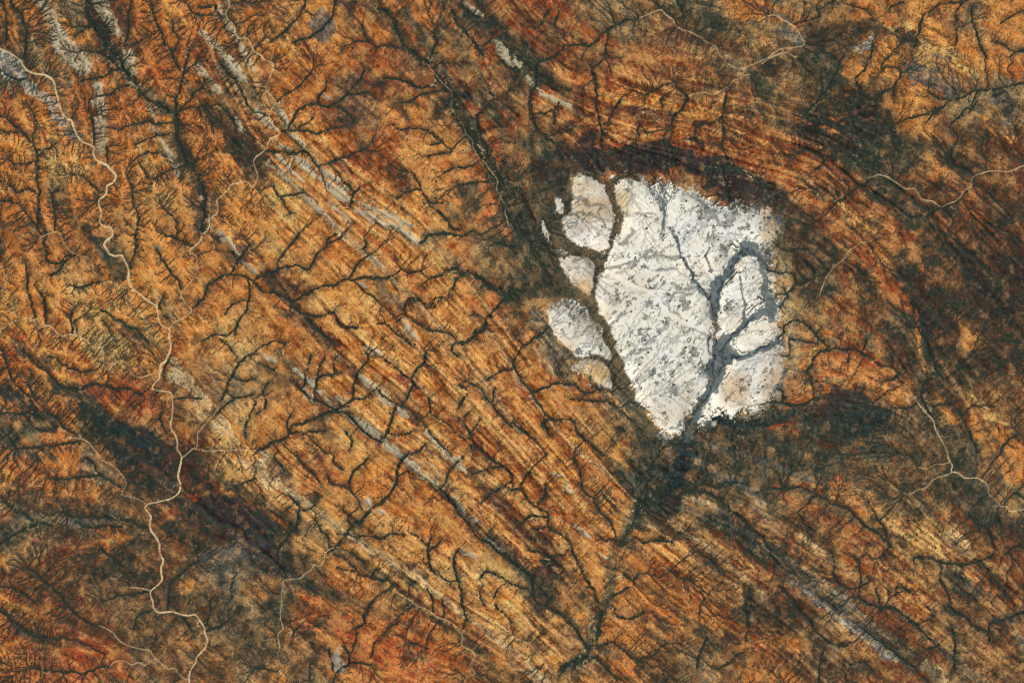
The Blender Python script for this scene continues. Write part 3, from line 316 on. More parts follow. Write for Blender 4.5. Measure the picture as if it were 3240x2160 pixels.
CREEKS = [  # dark scrub-lined creeks: sheet, width, line
    (0, 0, 14, [(170, 400), (175, 330), (185, 260), (170, 170), (140, 100), (90, 40), (70, -20)]), (0, 0, 8, [(862, 305), (872, 270), (880, 200), (890, 100), (905, 40), (900, -20)]), (0, 0, 9, [(870, 320), (930, 305), (980, 280)]),
    (0, 0, 24, [(600, -20), (605, 100), (640, 170), (680, 250), (740, 320), (800, 400), (850, 480), (920, 560), (970, 620), (1020, 690), (1090, 720), (1150, 760), (1220, 790)]), (0, 0, 30, [(1220, 790), (1220, 850), (1220, 930), (1240, 1000), (1270, 1090), (1330, 1170), (1380, 1250), (1400, 1350), (1400, 1450), (1390, 1580)]),
    (0, 0, 12, [(1040, -20), (1050, 80), (1080, 180), (1120, 260), (1170, 340), (1200, 410), (1240, 480), (1270, 510), (1240, 600), (1215, 690), (1215, 780)]), (0, 0, 7, [(1270, 510), (1290, 430), (1310, 350)]), (0, 0, 8, [(1270, 510), (1340, 460), (1370, 400)]), (0, 0, 6, [(1185, 380), (1220, 310), (1210, 230), (1190, 150)]),
    (0, 0, 8, [(1215, 780), (1280, 720), (1330, 660), (1390, 610)]), (0, 0, 6, [(1240, 765), (1330, 750), (1420, 720)]), (0, 0, 9, [(840, 480), (780, 490), (720, 525), (640, 550), (560, 560)]), (0, 0, 8, [(820, 470), (740, 400), (660, 360), (590, 345), (540, 365), (490, 360)]), (0, 0, 8, [(560, 210), (620, 190), (500, 190)]), (0, 0, 7, [(640, 180), (560, 220), (520, 250)]), (0, 0, 6, [(890, 590), (820, 610), (760, 650), (690, 670), (620, 690)]),
    (0, 0, 9, [(1180, 850), (1080, 850), (1000, 840), (900, 870), (820, 890), (740, 880)]), (0, 0, 5, [(1170, 930), (1080, 945), (1010, 970), (930, 1000)]), (0, 0, 7, [(1210, 1165), (1150, 1190), (1080, 1220), (1010, 1215), (975, 1150), (950, 1110)]), (0, 0, 6, [(1150, 1080), (1100, 1060), (1020, 1050), (960, 1080)]),
    (0, 0, 13, [(260, 1580), (265, 1450), (270, 1300), (255, 1200), (260, 1100), (240, 1030), (200, 960), (140, 900), (80, 840), (-10, 790)]), (0, 0, 6, [(235, 1010), (235, 900), (240, 800), (200, 740)]), (0, 0, 8, [(140, 910), (60, 920), (-10, 890)]), (0, 0, 5, [(255, 1110), (180, 1130), (110, 1135), (60, 1100)]), (0, 0, 5, [(260, 1080), (330, 1030), (400, 980)]), (0, 0, 8, [(265, 1340), (190, 1300), (130, 1320), (60, 1280)]),
    (0, 0, 10, [(1490, 30), (1430, 60), (1370, 50)]), (0, 0, 10, [(1490, 40), (1470, 90), (1390, 110), (1330, 90), (1280, 20)]), (0, 0, 9, [(950, 1580), (945, 1480), (920, 1400), (900, 1290), (880, 1210)]), (0, 0, 10, [(380, 1580), (370, 1450), (360, 1350), (400, 1310)]), (0, 0, 7, [(700, 1330), (630, 1290), (570, 1220), (500, 1200)]), (0, 0, 9, [(1100, 1400), (1160, 1470), (1230, 1540)]),
    (0, 0, 10, [(1764, 790), (1700, 720), (1660, 620), (1600, 540), (1520, 450)]), (0, 0, 6, [(1490, 720), (1560, 770), (1610, 850), (1630, 920)]), (0, 0, 8, [(-10, 480), (60, 520), (130, 550), (185, 545)]), (0, 0, 10, [(742, 1140), (740, 1060), (738, 1020)]), (0, 0, 6, [(650, 1000), (640, 870), (630, 800)]), (0, 0, 9, [(-10, 1380), (80, 1400), (140, 1430), (200, 1490), (260, 1570)]), (0, 0, 7, [(40, 300), (50, 200), (40, 90), (20, 20)]),
    (1, 0, 6, [(150, 700), (200, 660), (280, 610), (340, 550), (400, 480)]), (1, 0, 8, [(110, 290), (170, 240), (230, 190), (290, 120), (330, 60), (350, -20)]), (1, 0, 6, [(400, 110), (330, 70)]), (1, 0, 9, [(220, 900), (290, 910), (370, 905), (440, 920), (520, 890), (570, 880)]), (1, 0, 11, [(230, 880), (270, 780), (330, 740), (420, 720), (500, 740), (560, 700), (620, 660), (680, 600), (720, 550), (750, 480)]), (1, 0, 7, [(620, 660), (700, 645), (780, 640)]), (1, 0, 5, [(430, 720), (440, 670), (470, 620), (490, 560)]), (1, 0, 7, [(560, 740), (640, 780), (680, 850)]), (1, 0, 6, [(300, 870), (370, 850), (400, 790)]),
    (1, 0, 11, [(60, 1040), (150, 1050), (260, 1060), (340, 1050), (380, 1090), (420, 1140), (480, 1140), (550, 1110), (620, 1090), (680, 1050), (760, 1030)]), (1, 0, 26, [(850, 60), (920, 120), (970, 200), (1000, 290), (1050, 350), (1110, 400), (1180, 440), (1240, 530), (1320, 630), (1370, 780), (1440, 900), (1500, 1010), (1580, 1120), (1650, 1240), (1700, 1380), (1764, 1520), (1840, 1640)]),
    (1, 0, 7, [(1000, 335), (910, 325), (840, 325), (790, 290), (740, 240), (730, 170)]), (1, 0, 6, [(790, 300), (700, 290), (660, 300)]), (1, 0, 10, [(1230, 600), (1130, 600), (1050, 580), (960, 540), (880, 540)]), (1, 0, 7, [(1260, 630), (1150, 660), (1070, 700), (1000, 710)]), (1, 0, 7, [(1350, 1040), (1290, 980), (1220, 930), (1150, 890), (1060, 885), (1000, 900), (940, 860)]), (1, 0, 6, [(1350, 1050), (1240, 1070), (1180, 1080)]), (1, 0, 5, [(1290, 985), (1200, 1000)]), (1, 0, 8, [(1500, 1140), (1420, 1160), (1350, 1170), (1300, 1190)]),
    (1, 0, 9, [(1280, 1400), (1230, 1400), (1170, 1360), (1140, 1310), (1080, 1310), (1020, 1340), (970, 1370)]), (1, 0, 9, [(1140, 1300), (1100, 1230), (1040, 1190), (980, 1170)]), (1, 0, 14, [(1170, 1360), (1220, 1440), (1300, 1500), (1350, 1568), (1400, 1590)]), (1, 0, 14, [(650, 1420), (670, 1340), (660, 1300), (600, 1260)]), (1, 0, 8, [(660, 1340), (720, 1290)]),
    (1, 0, 16, [(1560, 380), (1500, 300), (1440, 220), (1380, 140), (1340, 60)]), (1, 0, 6, [(1200, 410), (1230, 340), (1250, 290), (1225, 240), (1240, 200), (1270, 180)]), (1, 0, 10, [(240, 300), (330, 280), (420, 240), (480, 180), (540, 110), (550, -20)]), (1, 0, 7, [(330, 1330), (270, 1340), (170, 1350), (120, 1280)]), (1, 0, 9, [(240, 1470), (170, 1360)]), (1, 0, 10, [(1600, 1250), (1500, 1270), (1400, 1280)]), (1, 0, 9, [(1764, 760), (1690, 700), (1610, 640)]), (1, 0, 14, [(1600, 1100), (1560, 960), (1520, 820), (1590, 740)]),
    (2, 0, 12, [(170, 900), (140, 800), (120, 720), (130, 640), (160, 590), (170, 460), (210, 420), (280, 400), (320, 370)]), (2, 0, 8, [(285, 900), (300, 780), (320, 710)]), (2, 0, 10, [(620, 1050), (620, 960), (610, 850), (590, 750), (580, 650), (570, 560), (540, 450)]), (2, 0, 15, [(650, 860), (690, 800), (720, 740), (750, 680)]), (2, 0, 10, [(1100, 885), (1110, 810), (1150, 770), (1190, 720), (1210, 670), (1160, 630), (1110, 560)]), (2, 0, 9, [(1250, 965), (1280, 890), (1330, 860), (1400, 850), (1450, 810), (1460, 720), (1480, 640)]), (2, 0, 7, [(1450, 1000), (1460, 900)]), (2, 0, 16, [(850, 990), (870, 900), (880, 850)]), (2, 0, 8, [(930, 930), (900, 880)]), (2, 0, 5, [(1035, 740), (1040, 680), (1080, 650)]), (2, 0, 5, [(920, 660), (960, 630), (1040, 600)]),
    (2, 0, 7, [(480, 310), (520, 330), (560, 300), (600, 260), (640, 240), (680, 190), (740, 165), (800, 140)]), (2, 0, 5, [(640, 380), (650, 300), (660, 220)]), (2, 0, 5, [(380, 320), (450, 310), (520, 300)]), (2, 0, 6, [(180, 200), (220, 130), (260, 70)]), (2, 0, 6, [(300, 140), (330, 80)]), (2, 0, 10, [(970, 10), (1040, 60), (1100, 130), (1140, 180)]), (2, 0, 7, [(1190, 130), (1160, 60), (1130, 0)]),
    (2, 0, 8, [(820, 1060), (800, 1130), (820, 1200)]), (2, 0, 8, [(950, 1060), (970, 1000), (1040, 970)]), (2, 0, 9, [(1430, 1140), (1460, 1180), (1480, 1300), (1490, 1380)]), (2, 0, 8, [(1340, 1140), (1480, 1150), (1620, 1200), (1764, 1300)]),
    (3, 0, 12, [(1190, 20), (1130, 70), (1080, 100), (1050, 150), (1040, 220), (1020, 290), (1000, 350)]), (3, 0, 8, [(1190, 30), (1290, 20), (1400, -10)]), (3, 0, 9, [(1300, 150), (1290, 90), (1330, 30)]), (3, 0, 9, [(720, 140), (690, 90), (640, 60), (560, 40)]), (3, 0, 6, [(360, 120), (330, 50)]), (3, 0, 7, [(830, 70), (860, 40), (930, 20)]), (3, 0, 8, [(520, 380), (460, 500), (430, 580), (380, 650), (320, 720), (250, 790)]), (3, 0, 8, [(720, 320), (690, 400), (660, 490), (600, 540)]), (3, 0, 8, [(860, 660), (870, 590), (910, 540), (900, 480), (820, 470), (760, 510)]), (3, 0, 8, [(780, 480), (800, 420), (830, 400)]), (3, 0, 8, [(870, 600), (800, 640), (760, 650)]),
    (3, 0, 9, [(940, 830), (1040, 800), (1160, 760), (1260, 700), (1340, 680), (1420, 640), (1500, 620), (1560, 620), (1640, 600), (1764, 570)]), (3, 0, 7, [(1090, 850), (1130, 790), (1180, 770)]), (3, 0, 7, [(1250, 860), (1320, 800), (1400, 720), (1440, 640)]), (3, 0, 7, [(1380, 780), (1440, 700)]), (3, 0, 7, [(1764, 350), (1680, 350), (1600, 310), (1540, 290)]), (3, 0, 6, [(1764, 360), (1700, 370), (1660, 400)]), (3, 0, 6, [(1280, 350), (1300, 280), (1290, 200)]), (3, 0, 6, [(1764, 80), (1660, 120), (1580, 180)]), (3, 0, 8, [(1500, 400), (1440, 260), (1400, 120), (1410, 40)]), (3, 0, 9, [(1100, 640), (1200, 680), (1280, 690)]),
    (3, 0, 20, [(1195, 1425), (1100, 1430), (1000, 1380), (880, 1290), (760, 1200), (640, 1120), (560, 1080)]), (3, 0, 14, [(480, 1390), (580, 1330), (680, 1260), (720, 1220)]), (3, 0, 8, [(1390, 1190), (1310, 1160), (1230, 1130)]), (3, 0, 12, [(1370, 1320), (1280, 1400), (1180, 1440), (1080, 1490), (980, 1500)]), (3, 0, 7, [(180, 1080), (260, 1030), (380, 1100), (340, 1160), (290, 1180)]), (3, 0, 6, [(900, 1060), (860, 960), (840, 880)]), (3, 0, 7, [(640, 700), (560, 780), (600, 900), (660, 1010)]),
    (0, 1, 14, [(300, 90), (320, 160), (330, 230), (400, 250), (460, 200), (520, 190)]), (0, 1, 10, [(520, 195), (440, 240), (400, 310), (340, 330)]), (0, 1, 8, [(190, 420), (190, 320), (180, 240)]), (0, 1, 8, [(250, 620), (220, 540), (190, 440)]), (0, 1, 12, [(320, 650), (310, 560), (280, 480), (240, 400)]), (0, 1, 9, [(480, 400), (560, 410), (640, 390), (710, 375)]), (0, 1, 16, [(890, 280), (920, 200), (940, 100), (950, -20)]), (0, 1, 9, [(1250, 440), (1230, 370), (1170, 300), (1120, 220), (1080, 150)]), (0, 1, 8, [(1170, 650), (1110, 560), (1130, 470)]), (0, 1, 14, [(1330, 130), (1240, 100), (1120, 40)]),
    (0, 1, 12, [(1030, 800), (980, 740), (930, 700), (880, 690), (820, 650), (760, 600), (700, 570)]), (0, 1, 8, [(800, 790), (760, 720), (710, 640)]), (0, 1, 14, [(360, 1030), (420, 1090), (500, 1110), (570, 1105), (640, 1080), (720, 1090), (800, 1120), (890, 1110), (980, 1160)]), (0, 1, 12, [(1090, 1130), (1060, 1110)]), (0, 1, 10, [(960, 1220), (1000, 1190), (980, 1150)]), (0, 1, 10, [(1130, 1050), (1140, 960), (1180, 880)]), (0, 1, 6, [(530, 720), (530, 640), (600, 600)]), (0, 1, 6, [(500, 730), (500, 600), (520, 550)]),
    (0, 1, 10, [(640, 980), (560, 1000), (470, 960), (400, 900), (330, 890)]), (0, 1, 8, [(340, 1010), (240, 930), (150, 830), (120, 780)]), (0, 1, 9, [(260, 1260), (200, 1170), (120, 1080), (60, 980), (30, 880), (0, 820)]), (0, 1, 9, [(540, 1440), (430, 1370), (380, 1310), (300, 1250), (230, 1140), (200, 1080)]), (0, 1, 10, [(560, 1470), (440, 1490), (320, 1500), (200, 1520), (110, 1510), (60, 1440)]), (0, 1, 10, [(0, 1280), (100, 1280), (230, 1290), (300, 1320)]), (0, 1, 8, [(420, 1360), (300, 1400), (220, 1370)]),
    (0, 1, 10, [(1764, 870), (1700, 890), (1640, 940), (1600, 1010), (1570, 1070), (1550, 1150), (1510, 1210)]), (0, 1, 8, [(1600, 1030), (1670, 1050), (1764, 1040)]), (0, 1, 8, [(1560, 1140), (1600, 1160), (1690, 1170), (1740, 1150)]), (0, 1, 8, [(1220, 1180), (1300, 1170), (1390, 1180)]), (0, 1, 9, [(1330, 560), (1400, 500), (1440, 400), (1520, 330), (1600, 320), (1690, 340), (1764, 390)]), (0, 1, 8, [(1620, 740), (1640, 650), (1700, 560), (1720, 440), (1710, 370)]), (0, 1, 6, [(1400, 780), (1480, 740), (1570, 740), (1640, 680)]), (0, 1, 6, [(1550, 600), (1600, 540), (1680, 500)]), (0, 1, 8, [(1640, 240), (1600, 320), (1660, 200), (1720, 120)]), (0, 1, 8, [(1640, 900), (1580, 830), (1520, 770)]), (0, 1, 9, [(1690, 1440), (1700, 1350), (1740, 1270), (1764, 1200)]), (0, 1, 8, [(1480, 1290), (1560, 1230), (1620, 1180)]), (0, 1, 10, [(1150, 1420), (1110, 1340), (1120, 1230)]),
    (1, 1, 12, [(0, 400), (60, 440), (150, 460), (240, 510), (250, 550), (310, 590), (390, 680), (470, 740), (540, 800)]), (1, 1, 10, [(240, 520), (330, 470), (400, 430), (500, 400), (580, 380), (650, 360), (740, 350), (830, 350), (930, 330), (990, 300)]), (1, 1, 11, [(320, 590), (390, 605), (470, 605), (530, 590), (560, 640), (590, 690), (640, 690), (700, 690)]), (1, 1, 6, [(530, 590), (545, 570)]), (1, 1, 10, [(0, 350), (70, 320), (150, 290), (220, 270), (290, 275), (360, 300), (400, 240), (420, 190), (470, 140), (520, 70), (560, 40)]), (1, 1, 9, [(150, 290), (160, 220), (220, 150), (270, 90), (300, 40)]), (1, 1, 8, [(500, 110), (600, 60), (640, 0)]), (1, 1, 8, [(640, 360), (680, 300), (720, 240), (780, 190)]), (1, 1, 6, [(680, 370), (740, 430), (820, 490), (880, 540)]), (1, 1, 9, [(235, 600), (245, 540)]), (1, 1, 7, [(690, 165), (750, 130), (750, 60)]),
    (1, 1, 16, [(1020, 560), (1040, 500), (1100, 480), (1150, 510), (1190, 540), (1240, 500), (1290, 490), (1330, 460), (1360, 410), (1400, 340)]), (1, 1, 16, [(1210, 560), (1270, 500)]), (1, 1, 7, [(950, 620), (1020, 605), (970, 650)]), (1, 1, 6, [(1080, 640), (1170, 690), (1280, 720), (1340, 740), (1380, 770)]), (1, 1, 22, [(1764, 480), (1690, 520), (1630, 590), (1580, 660), (1520, 740), (1430, 800)]), (1, 1, 10, [(1430, 800), (1380, 800), (1340, 840), (1390, 890)]), (1, 1, 7, [(1560, 620), (1510, 600), (1470, 610)]), (1, 1, 40, [(1300, 300), (1420, 300), (1520, 350), (1600, 410), (1764, 460)]), (1, 1, 12, [(1764, 150), (1700, 110), (1620, 130)]), (1, 1, 14, [(1130, 110), (1210, 50), (1320, 40), (1420, 60), (1500, 20)]), (1, 1, 7, [(1140, 300), (1060, 310), (1000, 280), (950, 220)]), (1, 1, 7, [(1160, 380), (1240, 340), (1300, 330)]), (1, 1, 9, [(840, 660), (900, 670), (950, 720), (1000, 760), (1060, 800)]),
    (1, 1, 9, [(700, 1000), (740, 960), (770, 900), (760, 860)]), (1, 1, 10, [(700, 1000), (680, 1060), (665, 1120), (670, 1180), (610, 1220), (550, 1260)]), (1, 1, 8, [(670, 1180), (740, 1180), (790, 1150)]), (1, 1, 12, [(300, 1110), (380, 1180), (450, 1210), (540, 1260), (480, 1280), (400, 1310), (330, 1340), (260, 1370), (200, 1440), (130, 1480), (60, 1520), (0, 1550)]), (1, 1, 8, [(400, 1200), (420, 1100), (430, 1040), (540, 1010), (590, 1000)]), (1, 1, 6, [(540, 1010), (540, 920), (560, 890)]), (1, 1, 6, [(430, 1050), (430, 960), (480, 890)]), (1, 1, 7, [(340, 1070), (350, 960), (380, 880)]), (1, 1, 9, [(230, 1420), (210, 1350), (240, 1290)]), (1, 1, 9, [(540, 1270), (620, 1280), (690, 1350), (760, 1420), (860, 1480)]), (1, 1, 10, [(230, 1420), (330, 1420), (400, 1480), (480, 1560)]), (1, 1, 8, [(310, 1430), (400, 1400), (480, 1400)]), (1, 1, 8, [(0, 1280), (60, 1250), (70, 1180), (50, 1130), (80, 1070)]), (1, 1, 8, [(0, 930), (60, 950), (130, 980)]), (1, 1, 7, [(0, 850), (70, 800), (140, 790), (210, 800)]), (1, 1, 10, [(620, 1400), (660, 1480), (640, 1540)]),
    (1, 1, 12, [(1010, 1225), (1050, 1160), (1080, 1090), (1090, 1000), (1130, 960), (1160, 910), (1170, 860)]), (1, 1, 9, [(1080, 1050), (1000, 1010), (950, 960), (890, 910)]), (1, 1, 11, [(960, 1240), (940, 1320), (910, 1380), (890, 1450)]), (1, 1, 8, [(830, 1110), (880, 1160), (950, 1210), (1010, 1240)]), (1, 1, 8, [(1190, 1160), (1200, 1260), (1250, 1310), (1320, 1360), (1400, 1420), (1470, 1490), (1500, 1568)]), (1, 1, 14, [(1400, 1320), (1390, 1280), (1410, 1230), (1430, 1180), (1450, 1120), (1400, 1080)]), (1, 1, 7, [(1400, 1310), (1450, 1370), (1490, 1440), (1510, 1540)]), (1, 1, 6, [(1420, 1320), (1480, 1260)]), (1, 1, 9, [(1764, 1370), (1700, 1300), (1640, 1230), (1580, 1160), (1540, 1100), (1440, 1060)]), (1, 1, 6, [(1630, 1200), (1640, 1120)]), (1, 1, 6, [(1600, 1040), (1640, 1020), (1700, 990), (1764, 980)]), (1, 1, 8, [(1030, 1230), (1130, 1330), (1220, 1430), (1300, 1510), (1350, 1568)]), (1, 1, 7, [(900, 1420), (1000, 1430), (1080, 1400)]), (1, 1, 8, [(1170, 1490), (1110, 1540), (1060, 1568)]), (1, 1, 8, [(1500, 1400), (1540, 1330)]),
    (2, 1, 10, [(0, 930), (60, 1040), (130, 1130), (200, 1240), (260, 1310), (420, 1330), (460, 1420), (540, 1500), (620, 1568)]), (2, 1, 8, [(130, 1140), (220, 1110), (300, 1080), (420, 1090), (500, 1140), (620, 1110)]), (2, 1, 18, [(210, 1340), (240, 1400), (250, 1440)]), (2, 1, 9, [(210, 1335), (290, 1320), (350, 1340)]), (2, 1, 9, [(0, 1340), (100, 1420), (180, 1500), (240, 1568)]), (2, 1, 10, [(250, 690), (200, 730), (100, 800), (40, 780)]), (2, 1, 9, [(400, 1180), (500, 1190), (640, 1200), (720, 1240)]),
    (1, 2, 9, [(650, 500), (590, 590), (540, 640), (490, 670)]), (1, 2, 14, [(720, 470), (780, 380), (860, 320), (930, 260), (960, 200), (970, 140), (1000, 40), (1050, -10)]), (1, 2, 9, [(730, 370), (690, 290), (650, 230), (660, 130), (720, 80), (770, 20)]), (1, 2, 9, [(640, 230), (560, 200), (510, 180), (490, 110)]), (1, 2, 8, [(600, 100), (540, 60), (540, 0)]), (1, 2, 7, [(970, 150), (1050, 110)]), (1, 2, 7, [(960, 190), (920, 150)]), (1, 2, 10, [(280, 490), (290, 400), (300, 340), (230, 280)]), (1, 2, 7, [(300, 380), (380, 360), (420, 290)]), (1, 2, 8, [(510, 630), (490, 560), (440, 500), (410, 440)]), (1, 2, 8, [(660, 510), (640, 430), (600, 360)]), (1, 2, 9, [(200, 100), (130, 20)]), (1, 2, 9, [(450, 200), (370, 110), (300, 30), (260, -10)]), (1, 2, 10, [(150, 700), (150, 640), (220, 560), (280, 500)]),
    (1, 2, 9, [(560, 770), (640, 790), (720, 820), (800, 840), (880, 860), (920, 830)]), (1, 2, 7, [(800, 830), (820, 790), (860, 780)]), (1, 2, 6, [(700, 820), (680, 770), (640, 740)]), (1, 2, 7, [(590, 700), (530, 680)]), (1, 2, 9, [(750, 750), (690, 690), (640, 660)]), (1, 2, 10, [(1420, 1000), (1410, 920), (1380, 840), (1360, 740), (1370, 690), (1400, 640)]), (1, 2, 10, [(1340, 880), (1250, 820), (1200, 780), (1190, 700), (1190, 620), (1210, 570)]), (1, 2, 7, [(1190, 640), (1130, 570), (1070, 540)]), (1, 2, 7, [(1190, 660), (1240, 620), (1270, 590)]), (1, 2, 10, [(1430, 1190), (1450, 1100), (1430, 1040), (1410, 960)]), (1, 2, 8, [(1220, 1080), (1210, 980), (1180, 920)]), (1, 2, 9, [(1060, 980), (1000, 940), (930, 880)]), (1, 2, 7, [(1060, 960), (1050, 890), (1100, 870)]), (1, 2, 7, [(1290, 1120), (1300, 1060), (1280, 990)]),
    (1, 2, 10, [(1270, 230), (1340, 320), (1400, 390), (1460, 470), (1520, 560), (1600, 600), (1680, 670), (1764, 740)]), (1, 2, 9, [(1550, 330), (1610, 270), (1690, 220), (1764, 180)]), (1, 2, 10, [(1764, 140), (1680, 60), (1600, 20)]), (1, 2, 7, [(1490, 130), (1600, 90), (1700, 80)]), (1, 2, 7, [(1310, 180), (1340, 100), (1430, 10)]), (1, 2, 10, [(1764, 890), (1680, 830), (1600, 800), (1540, 850)]), (1, 2, 8, [(1764, 1150), (1680, 1070), (1640, 1000), (1660, 930)]), (1, 2, 7, [(1590, 1060), (1550, 980), (1560, 900)]), (1, 2, 10, [(790, 1390), (820, 1310), (860, 1250), (920, 1180), (970, 1160)]), (1, 2, 16, [(700, 1190), (750, 1160), (750, 1100), (810, 1000)]), (1, 2, 8, [(670, 1310), (700, 1250), (680, 1190)]), (1, 2, 12, [(530, 1568), (560, 1500), (640, 1440), (720, 1430), (810, 1450)]), (1, 2, 10, [(640, 1440), (640, 1370), (600, 1310)]), (1, 2, 9, [(530, 1480), (520, 1400), (500, 1330)]), (1, 2, 8, [(370, 1550), (380, 1450), (410, 1380), (380, 1290)]), (1, 2, 8, [(150, 1490), (60, 1470), (0, 1470)]), (1, 2, 10, [(240, 1320), (260, 1230), (300, 1180)]), (1, 2, 9, [(960, 1230), (1060, 1280), (1180, 1330)]), (1, 2, 8, [(560, 540), (760, 560), (840, 570), (920, 550), (1030, 550)]),
    (2, 2, 13, [(0, 240), (60, 240), (120, 320), (190, 360), (250, 400), (260, 490), (330, 550), (390, 590), (420, 670), (460, 760), (490, 830), (550, 920), (590, 1010)]), (2, 2, 11, [(60, 470), (130, 420), (200, 420), (250, 430)]), (2, 2, 8, [(60, 200), (100, 150), (130, 110)]), (2, 2, 9, [(170, 510), (240, 500), (270, 520)]), (2, 2, 9, [(180, 340), (230, 260), (230, 220)]), (2, 2, 9, [(100, 650), (180, 660), (260, 690), (340, 690)]), (2, 2, 10, [(140, 900), (150, 990), (220, 1040), (300, 1080), (380, 1140), (440, 1200), (490, 1280), (520, 1340)]), (2, 2, 8, [(230, 1030), (280, 970)]), (2, 2, 9, [(140, 930), (130, 850), (90, 800), (0, 730)]), (2, 2, 7, [(0, 890), (80, 910), (140, 950)]), (2, 2, 7, [(290, 830), (360, 790), (300, 740), (240, 770)]), (2, 2, 7, [(300, 700), (270, 730), (200, 720)]), (2, 2, 12, [(770, 820), (840, 860), (880, 820), (930, 810)]), (2, 2, 7, [(840, 860), (840, 890)]), (2, 2, 9, [(900, 600), (960, 590), (1060, 590), (1100, 600)]), (2, 2, 10, [(700, 1080), (740, 1110), (820, 1130), (900, 1090), (910, 1050)]), (2, 2, 7, [(690, 970), (740, 940), (790, 910)]), (2, 2, 9, [(640, 590), (690, 580), (740, 590)]), (2, 2, 7, [(640, 760), (690, 790)]), (2, 2, 40, [(850, 410), (870, 340), (930, 310)]), (2, 2, 30, [(620, 1080), (600, 1160), (590, 1240)]), (2, 2, 40, [(500, 1400), (400, 1430), (330, 1480)]), (2, 2, 10, [(580, 1330), (680, 1290), (760, 1330), (820, 1390)]), (2, 2, 12, [(500, 1430), (580, 1400), (640, 1450), (720, 1530)]),
    (2, 2, 18, [(1180, 250), (1300, 250), (1420, 300), (1540, 400), (1640, 500)]), (2, 2, 12, [(1200, 260), (1300, 200), (1420, 220), (1500, 190), (1620, 200)]), (2, 2, 9, [(480, 220), (470, 130), (420, 20)]), (2, 2, 9, [(690, 470), (600, 380), (560, 290), (480, 240)]), (2, 2, 9, [(1310, 690), (1370, 730), (1420, 780)]), (2, 2, 7, [(1090, 790), (1150, 840), (1230, 860)]), (2, 2, 8, [(1600, 1070), (1610, 980), (1640, 900)]), (2, 2, 8, [(1610, 1080), (1620, 1180), (1610, 1280)]), (2, 2, 7, [(1390, 920), (1310, 1010), (1290, 1100)]), (2, 2, 14, [(1270, 1460), (1290, 1380), (1340, 1260)]), (2, 2, 7, [(1600, 1350), (1520, 1400), (1460, 1450)]), (2, 2, 9, [(970, 1090), (1020, 1140)]), (2, 2, 6, [(680, 460), (720, 560)]),
    (3, 1, 9, [(110, 720), (110, 680), (160, 650), (230, 650), (280, 680), (330, 740), (380, 800), (440, 840)]), (3, 1, 16, [(440, 840), (360, 870), (310, 920), (260, 990)]), (3, 1, 14, [(400, 840), (500, 840), (600, 850), (700, 900), (780, 960)]), (3, 1, 7, [(550, 930), (560, 870)]), (3, 1, 7, [(660, 840), (680, 760)]), (3, 1, 7, [(340, 800), (250, 790), (150, 770)]), (3, 1, 7, [(330, 740), (360, 700)]), (3, 1, 7, [(130, 460), (200, 400), (270, 370), (360, 340), (410, 290)]), (3, 1, 6, [(60, 460), (130, 470), (100, 530)]), (3, 1, 6, [(130, 470), (110, 420)]), (3, 1, 7, [(60, 130), (120, 170), (200, 155), (280, 150)]), (3, 1, 9, [(100, 1170), (95, 1120), (50, 1110), (0, 1100)]), (3, 1, 12, [(40, 1200), (150, 1220), (260, 1220), (320, 1170)]), (3, 1, 9, [(40, 880), (110, 890), (150, 880)]), (3, 1, 8, [(780, 1060), (850, 1050), (900, 1010)]), (3, 1, 8, [(870, 1240), (960, 1250), (1020, 1210)]), (3, 1, 14, [(1030, 690), (1080, 780), (1120, 900), (1200, 1040)]), (3, 1, 7, [(960, 690), (1040, 690)]), (3, 1, 11, [(1110, 1290), (1060, 1170), (1090, 1060), (1150, 1040)]), (3, 1, 7, [(1180, 1220), (1250, 1220)]), (3, 1, 12, [(1280, 1210), (1330, 1290), (1400, 1430), (1440, 1568)]), (3, 1, 7, [(1600, 1568), (1630, 1480), (1720, 1420)]), (3, 1, 7, [(0, 300), (60, 310), (160, 315)]),
